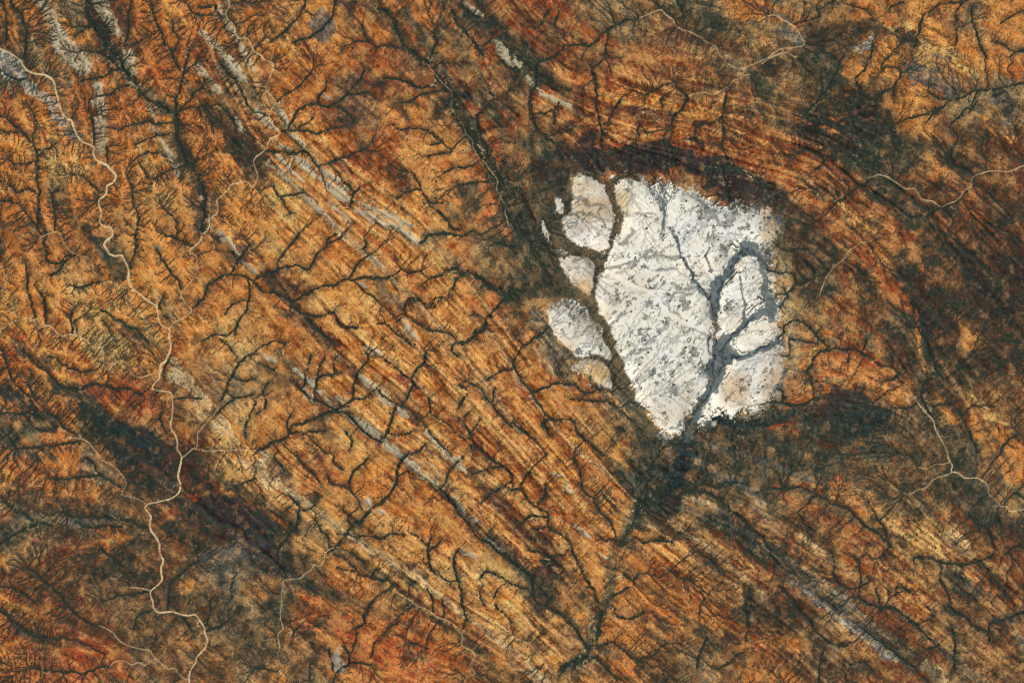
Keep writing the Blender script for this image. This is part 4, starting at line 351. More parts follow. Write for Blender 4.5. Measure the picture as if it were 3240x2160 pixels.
    (3, 2, 11, [(0, 230), (120, 230), (240, 230), (330, 270), (430, 330), (520, 360), (600, 420), (680, 490), (760, 540), (800, 590)]), (3, 2, 8, [(280, 340), (290, 290), (340, 280)]), (3, 2, 9, [(690, 320), (740, 400), (780, 480), (810, 540), (830, 640), (780, 690), (720, 710), (680, 680)]), (3, 2, 8, [(480, 880), (450, 820), (450, 740), (440, 660)]), (3, 2, 8, [(620, 980), (630, 920), (640, 850), (630, 760), (590, 700)]), (3, 2, 8, [(640, 900), (700, 870), (680, 830)]), (3, 2, 8, [(810, 1050), (830, 980), (820, 920)]), (3, 2, 12, [(830, 980), (880, 950), (890, 900), (980, 940)]), (3, 2, 9, [(740, 920), (760, 1000), (780, 1070)]), (3, 2, 9, [(1120, 1130), (1130, 1090), (1090, 1040)]), (3, 2, 8, [(1280, 1400), (1280, 1280), (1260, 1180)]), (3, 2, 12, [(1240, 1040), (1320, 1090), (1400, 1160), (1500, 1210)]), (3, 2, 8, [(1250, 1000), (1230, 930), (1180, 860)]), (3, 2, 14, [(1520, 1290), (1520, 1190), (1560, 1140), (1660, 1110), (1764, 1070)]), (3, 2, 9, [(1000, 700), (1100, 710), (1200, 740), (1300, 750), (1420, 740), (1540, 700)]), (3, 2, 10, [(80, 900), (180, 1010), (260, 1120), (340, 1220), (420, 1290)]), (3, 2, 9, [(420, 1290), (520, 1310), (560, 1290)]), (3, 2, 8, [(560, 1440), (640, 1420), (720, 1480)]), (3, 2, 9, [(340, 1568), (350, 1450), (380, 1330)]), (3, 2, 14, [(630, 990), (740, 1040), (860, 1050), (940, 1110), (1060, 1210), (1140, 1290)]), (3, 2, 9, [(1090, 1340), (1180, 1300)]), (3, 2, 10, [(1280, 1480), (1270, 1400), (1200, 1350)]), (3, 2, 9, [(640, 1180), (780, 1290), (900, 1390), (1020, 1480), (1100, 1560)]), (3, 2, 8, [(1764, 640), (1700, 620), (1640, 680)]), (3, 2, 7, [(1764, 290), (1690, 260)]),
    (0, 2, 14, [(890, 450), (800, 440), (700, 430), (600, 430), (500, 420), (440, 390)]), (0, 2, 12, [(0, 620), (80, 560), (180, 500), (280, 470), (360, 490)]), (0, 2, 12, [(40, 320), (90, 380), (170, 410), (230, 450)]), (0, 2, 10, [(840, 490), (740, 490), (600, 490), (520, 450)]), (0, 2, 9, [(1030, 500), (960, 480), (900, 450)]), (0, 2, 9, [(840, 230), (760, 170), (690, 130), (640, 60), (600, 20)]), (0, 2, 10, [(700, 130), (580, 150), (460, 160), (340, 160)]), (0, 2, 8, [(0, 900), (100, 920), (180, 960), (230, 1010)]), (0, 2, 11, [(670, 1180), (590, 1130), (520, 1090), (450, 1010), (390, 940), (340, 880), (200, 780)]), (0, 2, 8, [(0, 1070), (70, 1130), (160, 1200), (230, 1240), (330, 1260), (450, 1260), (560, 1290), (660, 1340), (720, 1370)]), (0, 2, 9, [(760, 1450), (640, 1470), (560, 1500), (440, 1490), (320, 1480), (220, 1460)]), (0, 2, 10, [(1160, 1070), (1165, 960), (1190, 870), (1240, 820), (1300, 770), (1370, 730)]), (0, 2, 8, [(1425, 1160), (1440, 1080), (1450, 1000)]), (0, 2, 10, [(1430, 1210), (1500, 1180), (1580, 1140)]), (0, 2, 7, [(1600, 990), (1590, 900), (1620, 830)]), (0, 2, 7, [(920, 1200), (960, 1110), (1060, 1060)]), (0, 2, 7, [(1040, 930), (940, 960), (820, 970), (700, 1010)]), (0, 2, 7, [(1030, 270), (1020, 220), (960, 190)]), (0, 2, 9, [(1764, 160), (1690, 190), (1570, 240)]), (0, 2, 8, [(1340, 1220), (1240, 1100), (1150, 990)]), (0, 2, 9, [(860, 780), (760, 700), (700, 640)]), (0, 2, 9, [(900, 860), (820, 780)]),
]
PAN_OUTLINE = [(1306, 430), (1318, 412), (1345, 402), (1375, 410), (1400, 424), (1430, 412), (1480, 414), (1500, 426), (1545, 425), (1580, 450), (1610, 462), (1650, 478), (1690, 492), (1735, 470), (1762, 490), (1790, 516), (1775, 548), (1765, 575), (1764, 620), (1778, 660), (1786, 715), (1790, 760), (1800, 800), (1806, 850), (1785, 900), (1755, 940), (1715, 945), (1660, 935), (1630, 950), (1600, 985), (1572, 1015), (1545, 1000), (1505, 992), (1480, 960), (1450, 930), (1432, 905), (1412, 892), (1385, 872), (1340, 852), (1310, 838), (1290, 805), (1272, 775), (1260, 740), (1266, 705), (1290, 692), (1330, 660), (1300, 630), (1278, 600), (1285, 565), (1262, 540), (1278, 500), (1276, 470), (1300, 455)]
PAN_OLIVE = [  # dark olive channels: start width, end width, sheet, line
    (60, 66, 2, 1, [(250, 30), (330, 80), (400, 135), (470, 165), (540, 200), (590, 250), (595, 320), (565, 390), (545, 450), (560, 530), (600, 620), (650, 690), (690, 780), (715, 860), (730, 950), (765, 1060), (800, 1140)]), (66, 100, 2, 1, [(760, 1080), (800, 1200), (860, 1300), (930, 1420), (960, 1540)]),
    (90, 70, 2, 1, [(60, -40), (130, 90), (210, 210), (290, 300), (370, 370), (450, 440), (530, 510)]), (90, 60, 2, 1, [(-30, 480), (100, 460), (250, 440), (400, 440), (520, 490)]), (26, 30, 2, 1, [(250, 690), (310, 780), (370, 855), (440, 890), (540, 890), (620, 915), (680, 960)]), (50, 30, 2, 1, [(690, 930), (700, 1040), (710, 1140)]),
    (30, 52, 2, 0, [(690, 1260), (700, 1340), (725, 1430), (735, 1500), (720, 1568)]), (50, 26, 2, 1, [(690, 10), (670, 70), (655, 130), (630, 210), (600, 260)]), (26, 30, 2, 0, [(520, 1215), (580, 1225), (640, 1250), (690, 1290)]), (40, 60, 2, 0, [(380, 1230), (400, 1330), (390, 1420), (340, 1500), (300, 1580)]), (20, 30, 2, 0, [(690, 1250), (760, 1215), (860, 1230)]),
]
PAN_WET = [  # blue-grey damp channels
    (16, 40, 2, 1, [(1100, 0), (1140, 100), (1180, 200), (1220, 290), (1270, 380), (1330, 450), (1370, 530), (1390, 600), (1400, 680)]), (40, 46, 2, 1, [(1400, 680), (1395, 780), (1390, 880), (1380, 980), (1370, 1080)]), (70, 90, 2, 1, [(1410, 780), (1430, 850), (1440, 930), (1430, 1010), (1390, 1100)]), (60, 70, 2, 1, [(1370, 1110), (1320, 1190), (1270, 1260), (1220, 1340), (1200, 1420), (1190, 1500)]),
    (84, 60, 2, 1, [(1660, 150), (1580, 170), (1520, 240), (1480, 310), (1440, 370)]), (110, 60, 2, 1, [(1420, 370), (1390, 440), (1395, 520), (1405, 600), (1400, 680)]), (60, 60, 2, 1, [(1764, 560), (1700, 600), (1640, 650), (1580, 700), (1510, 740), (1460, 790), (1440, 850)]), (46, 50, 2, 1, [(1800, 780), (1720, 830), (1650, 865), (1590, 885), (1520, 885), (1450, 860)]), (10, 12, 2, 1, [(1555, 345), (1580, 420), (1600, 500), (1615, 570), (1610, 650)]), (22, 60, 2, 1, [(1715, 150), (1725, 260), (1728, 350), (1740, 450)]),
    (60, 50, 2, 1, [(1400, 1110), (1440, 1010), (1480, 930), (1520, 880)]), (16, 20, 2, 0, [(1020, 1360), (1050, 1440), (1055, 1568)]), (14, 10, 2, 1, [(1360, 140), (1330, 260), (1380, 300)]),
]
PAN_WET_BLOBS = [(2440, 975, 18, 56, -6), (2372, 786, 38, 22, 20), (2290, 1115, 22, 62, 8)]
PAN_LINES = [(9, 2, 1, [(620, 290), (740, 265), (830, 240), (900, 210), (1010, 195), (1080, 200), (1150, 215)]), (12, 2, 1, [(740, 120), (790, 90), (830, 20)]), (8, 2, 1, [(860, 410), (960, 450), (1040, 510), (1090, 560), (1150, 620), (1220, 690)]), (9, 2, 1, [(1000, 290), (1070, 280), (1130, 290)]), (9, 2, 1, [(1100, 390), (1200, 420), (1270, 410)]), (9, 2, 1, [(1080, 490), (1150, 450), (1240, 460)]), (13, 2, 0, [(740, 1480), (880, 1480), (960, 1490), (1010, 1520)]), (8, 2, 0, [(1050, 1568), (1050, 1450), (1020, 1380), (950, 1310)]), (10, 2, 0, [(420, 1350), (520, 1400), (640, 1420)]), (8, 2, 0, [(1200, 1340), (1300, 1400), (1400, 1500)]), (7, 2, 0, [(380, 1480), (560, 1480), (640, 1560)]), (8, 2, 1, [(430, 230), (500, 200), (540, 260)]), (8, 2, 1, [(640, 700), (720, 640), (780, 590)]), (8, 2, 1, [(760, 900), (850, 860), (960, 830)]), (9, 2, 1, [(1190, 720), (1260, 690), (1340, 740)]), (9, 2, 1, [(1350, 780), (1370, 880), (1380, 980)]), (8, 2, 0, [(1270, 1370), (1400, 1470), (1440, 1560)])]
PAN_WHITE = [(16, 2, 1, [(680, 330), (770, 370), (870, 420), (980, 460), (1060, 560), (1150, 640), (1290, 690), (1380, 740)]), (14, 2, 1, [(1380, 640), (1400, 720), (1375, 820), (1365, 900)]), (20, 2, 1, [(1345, 1050), (1310, 1110), (1270, 1160), (1240, 1230)]), (10, 2, 1, [(1300, 1080), (1240, 1160), (1220, 1240)]), (8, 2, 1, [(1300, 1200), (1240, 1290), (1200, 1380), (1180, 1450)]), (30, 2, 1, [(1490, 1270), (1540, 1265)]), (8, 2, 1, [(640, 300), (760, 350)]), (7, 2, 1, [(640, 670), (740, 590), (780, 540)])]
PAN_MOTTLE = [(1720, 490, 60, 34, 1.3), (1650, 480, 60, 34, 1.2), (1560, 820, 90, 110, 1), (1500, 760, 90, 80, .9), (1440, 740, 70, 90, .6), (1700, 470, 60, 40, .8), (1580, 470, 60, 40, .5), (1620, 560, 60, 60, .5), (1680, 560, 50, 40, .9), (1490, 580, 60, 50, .5), (1340, 790, 60, 60, .8), (1560, 930, 60, 60, .4), (1720, 600, 30, 50, .2), (1760, 880, 50, 60, .7), (1600, 700, 60, 70, .3), (1740, 800, 50, 30, .3), (1450, 460, 60, 40, .3), (1380, 530, 40, 50, .3), (1520, 970, 50, 30, .7)]
PAN_RUST = [(1365, 480, 50, 26, .7), (1430, 460, 22, 26, .7), (1340, 430, 30, 20, .4), (1775, 510, 36, 36, .6), (1690, 890, 34, 40, .7), (1312, 620, 36, 30, .25), (1340, 660, 26, 22, .8), (1360, 730, 40, 40, .3), (1450, 660, 60, 50, .25), (1760, 570, 20, 60, .6), (1785, 900, 40, 70, .6), (1570, 930, 50, 40, .3), (1370, 855, 46, 30, .8), (1290, 810, 30, 30, .7), (1750, 660, 30, 60, .15), (1720, 770, 60, 40, .15), (1345, 505, 40, 20, .35), (1500, 960, 40, 40, .4)]
STRATA = [  # where bedding shows most: x, y, rx, ry, angle, strength
    (1050, 1000, 520, 170, 42, 1), (800, 430, 330, 110, 40, .9), (1600, 290, 420, 110, 10, 1), (1950, 420, 160, 80, 40, .9), (1300, 900, 260, 120, 45, .8), (1050, 1380, 420, 110, 32, .9), (1750, 1330, 420, 150, 38, .8), (2150, 1350, 260, 150, 42, .9),
    (2120, 900, 140, 100, 70, .8), (550, 150, 110, 200, 60, .6), (650, 1150, 240, 70, 38, .7), (1180, 450, 50, 150, -15, .6), (1500, 1150, 180, 120, 45, .7), (1950, 880, 160, 60, 0, .5), (1150, 220, 120, 160, 50, .5), (900, 700, 400, 120, 40, .5)]
WET_LINES = [(9, 2, 1, [(1100, 0), (1140, 100), (1180, 200), (1220, 290), (1270, 380), (1330, 450), (1370, 530), (1385, 600), (1400, 690), (1410, 780), (1395, 880), (1385, 980), (1380, 1090), (1320, 1190), (1240, 1300), (1200, 1420)]), (12, 2, 1, [(1620, 140), (1540, 230), (1500, 310), (1450, 380), (1420, 460), (1410, 560), (1400, 650)]), (8, 2, 1, [(1740, 480), (1680, 580), (1620, 660), (1540, 720), (1470, 790), (1430, 880)]), (8, 2, 1, [(1790, 790), (1680, 850), (1590, 885), (1500, 890), (1440, 920)]), (10, 2, 1, [(1430, 850), (1450, 930), (1430, 1010), (1390, 1090)]), (6, 2, 1, [(1370, 700), (1350, 800), (1360, 900), (1340, 1000)]), (7, 2, 1, [(1350, 1130), (1290, 1230), (1210, 1350), (1170, 1450)])]
BURN_LABELS = ['large navy black burnt patch right of the lower main river', 'long dark teal burnt strip left of the main river', 'smaller dark teal strip above the long one left of the main river', 'long dark navy band capping the top of the white pan', 'dark navy patch at the upper right shoulder of the white pan', 'small dark navy patch off the upper left edge of the white pan', 'black patch below the braided creek in the upper right', 'black patch just right of and below the other upper right black patch',
    'dark teal hill right of the lower end of the white pan', 'narrow teal black strip touching the lower right edge of the white pan', 'dark teal hollow at the bottom point of the white pan']
BANDS = [
    ('g', 24, .85, [(930, 30), (1010, 150), (1075, 280), (1135, 400), (1185, 500), (1255, 600), (1330, 690), (1400, 820)]), ('B', 70, .6, [(60, 1300), (200, 1360), (340, 1430), (500, 1500)]),
    ('A', 17, .85, [(1575, 1030), (1640, 1085), (1720, 1120), (1755, 1190), (1785, 1280), (1840, 1345), (1950, 1430), (2040, 1500)]), ('W', 12, .7, [(1830, 1335), (1900, 1395), (1980, 1450), (2060, 1510)]), ('A', 12, .8, [(1600, 1010), (1680, 1040), (1760, 1060), (1860, 1100)]), ('D', 44, .7, [(1800, 480), (1850, 560), (1860, 650), (1830, 720)]), ('D', 26, .75, [(1160, 380), (1200, 470), (1250, 560), (1310, 640)]),
    ('G', 40, .7, [(1800, 560), (1812, 660), (1820, 760), (1815, 860)]), ('C', 22, .6, [(1800, 620), (1812, 740), (1815, 850)]), ('G', 36, .75, [(1240, 700), (1262, 790), (1310, 860)]), ('A', 24, .6, [(1225, 720), (1250, 800), (1290, 850)]),
    ('g', 20, .85, [(1450, 1205), (1425, 1240), (1400, 1280), (1405, 1330), (1390, 1390), (1368, 1440), (1340, 1500), (1290, 1550)]), ('S', 5, .8, [(1575, 1010), (1585, 960), (1600, 920)]), ('A', 12, .8, [(1520, 1000), (1545, 1060), (1540, 1120)]),  # long bands along the strike: colour, width, strength, line
    ('D', 16, .8, [(610, 640), (700, 730), (760, 800), (830, 870)]), ('P', 22, .75, [(1070, 1080), (1130, 1150), (1200, 1230), (1290, 1310), (1380, 1400)]), ('g', 15, .8, [(640, 810), (760, 920), (880, 1010), (960, 1080), (1040, 1150), (1130, 1240), (1240, 1350), (1330, 1440)]),
    ('g', 20, .8, [(500, 1090), (560, 1130), (650, 1180), (760, 1250), (880, 1330), (1000, 1420), (1120, 1500)]), ('C', 12, .7, [(560, 1060), (680, 1140), (800, 1230), (920, 1300), (1040, 1390), (1180, 1500)]), ('D', 14, .7, [(560, 1280), (700, 1330), (860, 1400), (1000, 1470)]), ('R', 30, .6, [(700, 1400), (850, 1440), (1000, 1500), (1100, 1560)]), ('R', 22, .6, [(900, 1340), (1040, 1420), (1200, 1530)]),
    ('r', 12, .7, [(880, 700), (980, 830), (1080, 960), (1200, 1080), (1320, 1180), (1420, 1260)]), ('r', 10, .7, [(820, 560), (930, 660), (1050, 800), (1160, 930), (1260, 1060), (1380, 1140)]), ('C', 8, .6, [(760, 520), (880, 620), (1000, 740), (1100, 860), (1200, 1000)]), ('R', 22, .7, [(1090, 700), (1160, 830), (1240, 950), (1330, 1060), (1440, 1150)]), ('C', 7, .6, [(1120, 760), (1200, 880), (1290, 1000), (1400, 1090)]), ('R', 16, .6, [(700, 430), (820, 530), (900, 600), (990, 700)]), ('C', 7, .6, [(660, 420), (760, 510), (860, 590)]),
    ('D', 10, .7, [(860, 860), (960, 970), (1070, 1080), (1200, 1200), (1320, 1320)]), ('Y', 9, .6, [(900, 870), (1000, 980), (1120, 1090), (1250, 1200)]), ('R', 18, .6, [(930, 860), (1060, 970), (1180, 1090), (1300, 1190)]), ('P', 14, .7, [(460, 250), (540, 330), (620, 420)]), ('D', 14, .7, [(420, 180), (500, 280), (560, 350), (600, 420)]), ('R', 14, .6, [(470, 150), (540, 240), (600, 320), (640, 380)]),
    ('O', 9, .5, [(1370, 225), (1500, 245), (1640, 275), (1760, 335), (1880, 420), (1990, 520)]), ('r', 12, .8, [(1380, 260), (1520, 272), (1660, 300), (1800, 370), (1900, 450)]), ('O', 8, .5, [(1360, 285), (1500, 300), (1640, 322), (1780, 390), (1900, 480)]), ('R', 26, .8, [(1380, 325), (1540, 335), (1700, 370), (1850, 460), (1980, 580), (2080, 700)]), ('r', 12, .8, [(1560, 345), (1700, 385), (1830, 470), (1940, 570)]), ('C', 6, .6, [(1630, 365), (1740, 410), (1830, 470)]), ('R', 30, .7, [(1240, 220), (1330, 250), (1430, 270)]), ('R', 40, .6, [(1700, 290), (1830, 350), (1950, 440), (2060, 540), (2180, 640)]), ('r', 40, .6, [(1250, 120), (1400, 150), (1560, 170), (1700, 220)]), ('r', 30, .6, [(1500, 60), (1640, 100), (1760, 160)]), ('r', 50, .6, [(2080, 430), (2180, 520), (2300, 560)]),
    ('N', 44, .9, [(1385, 382), (1480, 362), (1580, 368), (1680, 398), (1760, 448), (1825, 520)]), ('D', 60, .8, [(1800, 500), (1845, 570), (1850, 640)]), ('T', 30, .95, [(1640, 962), (1720, 974), (1800, 958)]), ('T', 30, .95, [(1575, 1020), (1562, 1080), (1530, 1130), (1490, 1165)]), ('g', 22, .9, [(1490, 1165), (1450, 1205), (1430, 1250)]), ('g', 60, .7, [(1480, 1000), (1490, 1080), (1480, 1140)]), ('N', 30, .7, [(1255, 380), (1290, 440), (1270, 520)]),
    ('D', 30, .75, [(1500, 1190), (1640, 1290), (1800, 1420), (1960, 1550)]), ('A', 14, .75, [(1560, 1160), (1700, 1220), (1850, 1330), (1980, 1430), (2100, 1540)]), ('g', 26, .75, [(1650, 1180), (1760, 1250), (1900, 1370), (2060, 1480), (2160, 1560)]), ('r', 30, .7, [(1700, 1180), (1850, 1280), (2000, 1390), (2160, 1510)]), ('g', 24, .75, [(1980, 1240), (2100, 1320), (2220, 1410), (2340, 1500)]), ('r', 26, .7, [(1880, 1180), (2050, 1280), (2200, 1390), (2330, 1490)]), ('g', 24, .7, [(1800, 1120), (1950, 1180), (2080, 1260), (2200, 1340)]), ('D', 24, .7, [(1420, 1290), (1540, 1390), (1700, 1520)]), ('R', 22, .6, [(1480, 1280), (1600, 1370), (1740, 1480)]), ('C', 8, .5, [(1540, 1200), (1640, 1270), (1760, 1370)]), ('g', 20, .7, [(2160, 1290), (2260, 1370), (2350, 1430)]), ('C', 8, .5, [(1840, 1230), (1960, 1320), (2090, 1420), (2200, 1510)]),
    ('D', 50, .7, [(1990, 700), (2060, 800), (2120, 900), (2160, 1000)]), ('K', 30, .7, [(2200, 560), (2260, 660), (2330, 740)]), ('D', 40, .7, [(2120, 560), (2200, 680), (2300, 800)]), ('g', 30, .7, [(2060, 720), (2100, 830), (2140, 930), (2190, 1040), (2260, 1180)]), ('D', 26, .75, [(1100, 0), (1180, 90), (1260, 170), (1330, 260)]), ('g', 30, .7, [(1020, 60), (1090, 180), (1150, 300), (1180, 400)]), ('g', 26, .8, [(1180, 430), (1200, 500), (1260, 560), (1320, 640)]),
    ('g', 36, .7, [(560, 1480), (640, 1400), (660, 1320)]), ('D', 60, .6, [(120, 1240), (260, 1300), (380, 1380)]), ('D', 50, .6, [(420, 1400), (540, 1450), (600, 1500)]), ('r', 60, .6, [(60, 1330), (180, 1400), (260, 1460)]), ('D', 40, .7, [(20, 1130), (140, 1160), (260, 1190), (330, 1230)]), ('T', 24, .7, [(230, 1000), (310, 1060), (400, 1110)]), ('N', 50, .7, [(470, 1160), (560, 1220), (650, 1280)]), ('D', 40, .7, [(660, 1270), (720, 1320)])]


# ------------------------------------------------------------------ strike of the rock
K = 3240 / 2352
st = np.array(STRIKE, float)
den = 0; sx = 0; sy = 0
for x, y, dx, dy in st:
    a2 = 2 * math.atan2(dy, dx)
    wgt = 1 / (((PX - x * K) ** 2 + (PY - y * K) ** 2) + 90.0 ** 2) ** 1.6 * 1e8
    sx = sx + wgt * math.cos(a2); sy = sy + wgt * math.sin(a2)
TH = 0.5 * np.arctan2(sy, sx) + (fbm(PX, PY, 140, 3, 17) - .5) * 0.35
CT, ST = np.cos(TH).astype(np.float32), np.sin(TH).astype(np.float32)

def lic(src, length, step=CELL):
    """Smear a field along the strike: bedding traces."""
    out = src.copy(); n = 1
    for sgn in (1, -1):
        x = PX.copy(); y = PY.copy(); px = None
        dx = CT * sgn; dy = ST * sgn
        for k in range(int(length / step)):
            x += dx * step; y += dy * step
            ix = np.clip(((x + MARG) / CELL + .5).astype(np.int32), 0, NX - 1); iy = np.clip(((y + MARG) / CELL + .5).astype(np.int32), 0, NY - 1)
            out += src[iy, ix]; n += 1
            ndx = CT[iy, ix]; ndy = ST[iy, ix]
            f = np.where(ndx * dx + ndy * dy < 0, -1, 1)
            dx = ndx * f; dy = ndy * f
    return out / n

streak_f = norm01(lic(rng.random((NY, NX), dtype=np.float32), 20), 3)
streak_m = norm01(lic(vnoise(PX, PY, 8, 21), 80, 6), 3)
streak_c = norm01(lic(vnoise(PX, PY, 34, 22) + .6 * vnoise(PX, PY, 17, 23), 260, 9), 3)

def lic_long(src, length, step):
    h = src[::2, ::2]; ct = CT[::2, ::2]; st_ = ST[::2, ::2]; ny, nx = h.shape
    bx, by = PX[::2, ::2], PY[::2, ::2]; out = h.copy(); n = 1
    for sgn in (1, -1):
        x = bx.copy(); y = by.copy(); dx = ct * sgn; dy = st_ * sgn
        for k in range(int(length / step)):
            x += dx * step; y += dy * step
            ix = np.clip(((x + MARG) / (2 * CELL) + .5).astype(np.int32), 0, nx - 1); iy = np.clip(((y + MARG) / (2 * CELL) + .5).astype(np.int32), 0, ny - 1)
            out += h[iy, ix]; n += 1
            ndx = ct[iy, ix]; ndy = st_[iy, ix]; f = np.where(ndx * dx + ndy * dy < 0, -1, 1)
            dx = ndx * f; dy = ndy * f
    out = norm01(out / n, 2)
    u = np.clip(np.arange(NX) / 2, 0, nx - 1.001); v = np.clip(np.arange(NY) / 2, 0, ny - 1.001)
    iu = u.astype(int); iv = v.astype(int); fu = (u - iu)[None]; fv = (v - iv)[:, None]
    a = out[iv][:, iu]; b = out[iv][:, iu + 1]; c = out[iv + 1][:, iu]; d = out[iv + 1][:, iu + 1]
    return ((a * (1 - fu) + b * fu) * (1 - fv) + (c * (1 - fu) + d * fu) * fv).astype(np.float32)
STR1 = lic_long(vnoise(PX, PY, 8, 121), 240, 8)
STR2 = lic_long(vnoise(PX, PY, 26, 122), 480, 12)
STRATA_ZONE = zero_ = np.zeros((NY, NX), np.float32)
for x, y, rx, ry, deg, v in STRATA:
    c, s_ = math.cos(math.radians(deg)), math.sin(math.radians(deg))
    u = PX - x * 3240 / 2352; w_ = PY - y * 3240 / 2352
    d = np.hypot((u * c + w_ * s_) / (rx * 1.3776), (-u * s_ + w_ * c) / (ry * 1.3776))
    STRATA_ZONE = np.maximum(STRATA_ZONE, v * smooth(-d, -1.35, -.55))
STRATA_ZONE = .22 + .78 * STRATA_ZONE

# ------------------------------------------------------------------ cover map: earth colours
PAL = {k: np.array(v, np.float32) for k, v in PALETTE.items()}
g1 = np.zeros((15, 24, 3), np.float32); g2 = np.zeros((15, 24, 3), np.float32)
for r in range(15):
    row = COVER[r].split()
    for c in range(24):
        t = row[c]
        g1[r, c] = PAL[t[0]]; g2[r, c] = PAL[t[1] if len(t) > 1 else t[0]]
def up(g, X, Y):
    u = np.clip(X / 135 - .5, 0, 22.999); v = np.clip(Y / 144 - .5, 0, 13.999)
    iu = u.astype(int); iv = v.astype(int)
    fu = smooth(u - iu, 0, 1)[..., None]; fv = smooth(v - iv, 0, 1)[..., None]
    return (g[iv, iu] * (1 - fu) + g[iv, iu + 1] * fu) * (1 - fv) + (g[iv + 1, iu] * (1 - fu) + g[iv + 1, iu + 1] * fu) * fv
c1 = up(g1, *J3); c2 = up(g2, *J3)
NZ = norm01(fbm(PX, PY, 34, 5, 27, .62) + .30 * streak_m + .12 * streak_f)
NB = norm01(fbm(PX, PY, 90, 6, 28, .6) * .8 + .25 * streak_c)
NF = norm01(fbm(PX, PY, 13, 3, 30, .7))
patch = norm01(.30 * streak_c + .22 * streak_m + .55 * fbm(PX, PY, 60, 5, 24, .6) + .35 * fbm(PX, PY, 160, 3, 25))
EARTH = c1 + (c2 - c1) * smooth(patch, .58, .46)[..., None]

def paint(colour, mask):
    global EARTH
    ys = np.nonzero(mask.max(1) > .002)[0]; xs = np.nonzero(mask.max(0) > .002)[0]
    if not len(ys) or not len(xs): return
    sl = (slice(ys[0], ys[-1] + 1), slice(xs[0], xs[-1] + 1))
    EARTH[sl] += (np.array(colour, np.float32) - EARTH[sl]) * mask[sl][..., None]

def zero(): return np.zeros((NY, NX), np.float32)

for key, c, r, w, pts in ZONES:
    m = zero()
    q = spline(S(c, r, pts), 25)
    hw = w / 2.1778 * .5
    stroke(m, q, hw * .55 * np.ones(len(q)), hw * 1.3 + 5, 1.0, J1)
    m = smooth(m + (NZ - .5) * 1.0, .42, .66) * (m > .02)
    paint(PAL[key], m * ZONE_STRENGTH.get(key, .85))
BURN_IDS = np.zeros((NY, NX), np.int16); burn_no = 0
BURN_LABELS_FOR = 'NKT'
for key, x, y, rx, ry, deg, st_ in BLOBS:
    m = zero()
    blob(m, x * K, y * K, rx * K * 1.1, ry * K * 1.1, deg, *J3, soft=1.1)
    m = smooth(m + (NB - .5) * .8 + (NZ - .5) * .9, .30, .58) * (m > .02)
    paint(PAL[key], m * st_)
    if key in BURN_LABELS_FOR and st_ > .74:
        burn_no += 1
        BURN_IDS[m > .5] = burn_no
for key, w, st_, pts in BANDS:
    m = zero()
    q = spline([(x * K, y * K) for x, y in pts], 20)
    ww = w * K * .5 * (.45 + 1.1 * fbm(np.arange(len(q)) * 20.0, np.zeros(len(q)) + 11.0 * w, 90, 3, 140, .6))
    stroke(m, q, ww * .6, ww.mean() * 1.1 + 4, 1.0, J2 if w < 30 else J1)
    m = smooth(m + (NZ - .5) * .7 + (STR1 - .5) * .4, .36, .62) * (m > .02)
    paint(PAL[key], m * st_)
sb = STR1 * .55 + STR2 * .45 + (NF - .5) * .22 + (NZ - .5) * .2
EARTH += (EARTH * np.array([.60, .50, .52], np.float32) - EARTH) * (smooth(.45 - sb, 0, .07) * STRATA_ZONE * .95)[..., None]
EARTH += (np.array(srgb(232, 180, 112), np.float32) - EARTH) * (smooth(sb - .58, 0, .10) * STRATA_ZONE * .75 * smooth(EARTH.mean(-1), .08, .2))[..., None]
EARTH += (np.array(srgb(152, 84, 50), np.float32) - EARTH) * (smooth(STR2 - .62, 0, .1) * smooth(.62 - STR1, 0, .2) * STRATA_ZONE * .5 * smooth(EARTH.mean(-1), .08, .2))[..., None]
lum = EARTH.mean(-1)
tan_ = smooth(norm01(fbm(PX, PY, 20, 5, 32, .68) + .2 * streak_m), .56, .86) * smooth(.20 - lum, .0, .1)
EARTH += (np.array(srgb(158, 124, 84), np.float32) - EARTH) * (tan_ * .40)[..., None]
smudge = smooth(norm01(fbm(PX, PY, 26, 5, 33, .72) + .12 * streak_m), .56, .80)
EARTH *= (1 - .42 * smudge * np.array([.85, 1., 1.], np.float32)[:, None, None]).transpose(1, 2, 0)
EARTH *= (.92 + .62 * NF * (.3 + .7 * NZ))[..., None]
EARTH = np.clip(EARTH, .004, .86)

# ------------------------------------------------------------------ pale ridges
RIDGE_IDS = zero().astype(np.int16)
RIDGE = zero()
ridge_no = 0
for c, r, w, pts in RIDGES:
    m = zero()
    q = spline(S(c, r, pts), 15)
    ww = w / 2.1778 * (.64 if (c, r) in ((1, 1), (1, 2)) else .54) * (0.8 + .6 * vnoise(np.arange(len(q)) * 15.0, np.zeros(len(q)) + 77 * ridge_no, 60, 29))
    tap = np.minimum(1, np.minimum(np.arange(len(q)) + 1, len(q) - np.arange(len(q))) / 3)
    stroke(m, q, ww * tap, 7, 1.0, J2)
    ridge_no += 1
    RIDGE_IDS[(m > .5)] = ridge_no
    RIDGE = np.maximum(RIDGE, m)
for c, r, pts in RIDGE_POLYS:
    m = polygon(S(c, r, pts), *J2, 10)
    ridge_no += 1
    RIDGE_IDS[(m > .5)] = ridge_no
    RIDGE = np.maximum(RIDGE, m)

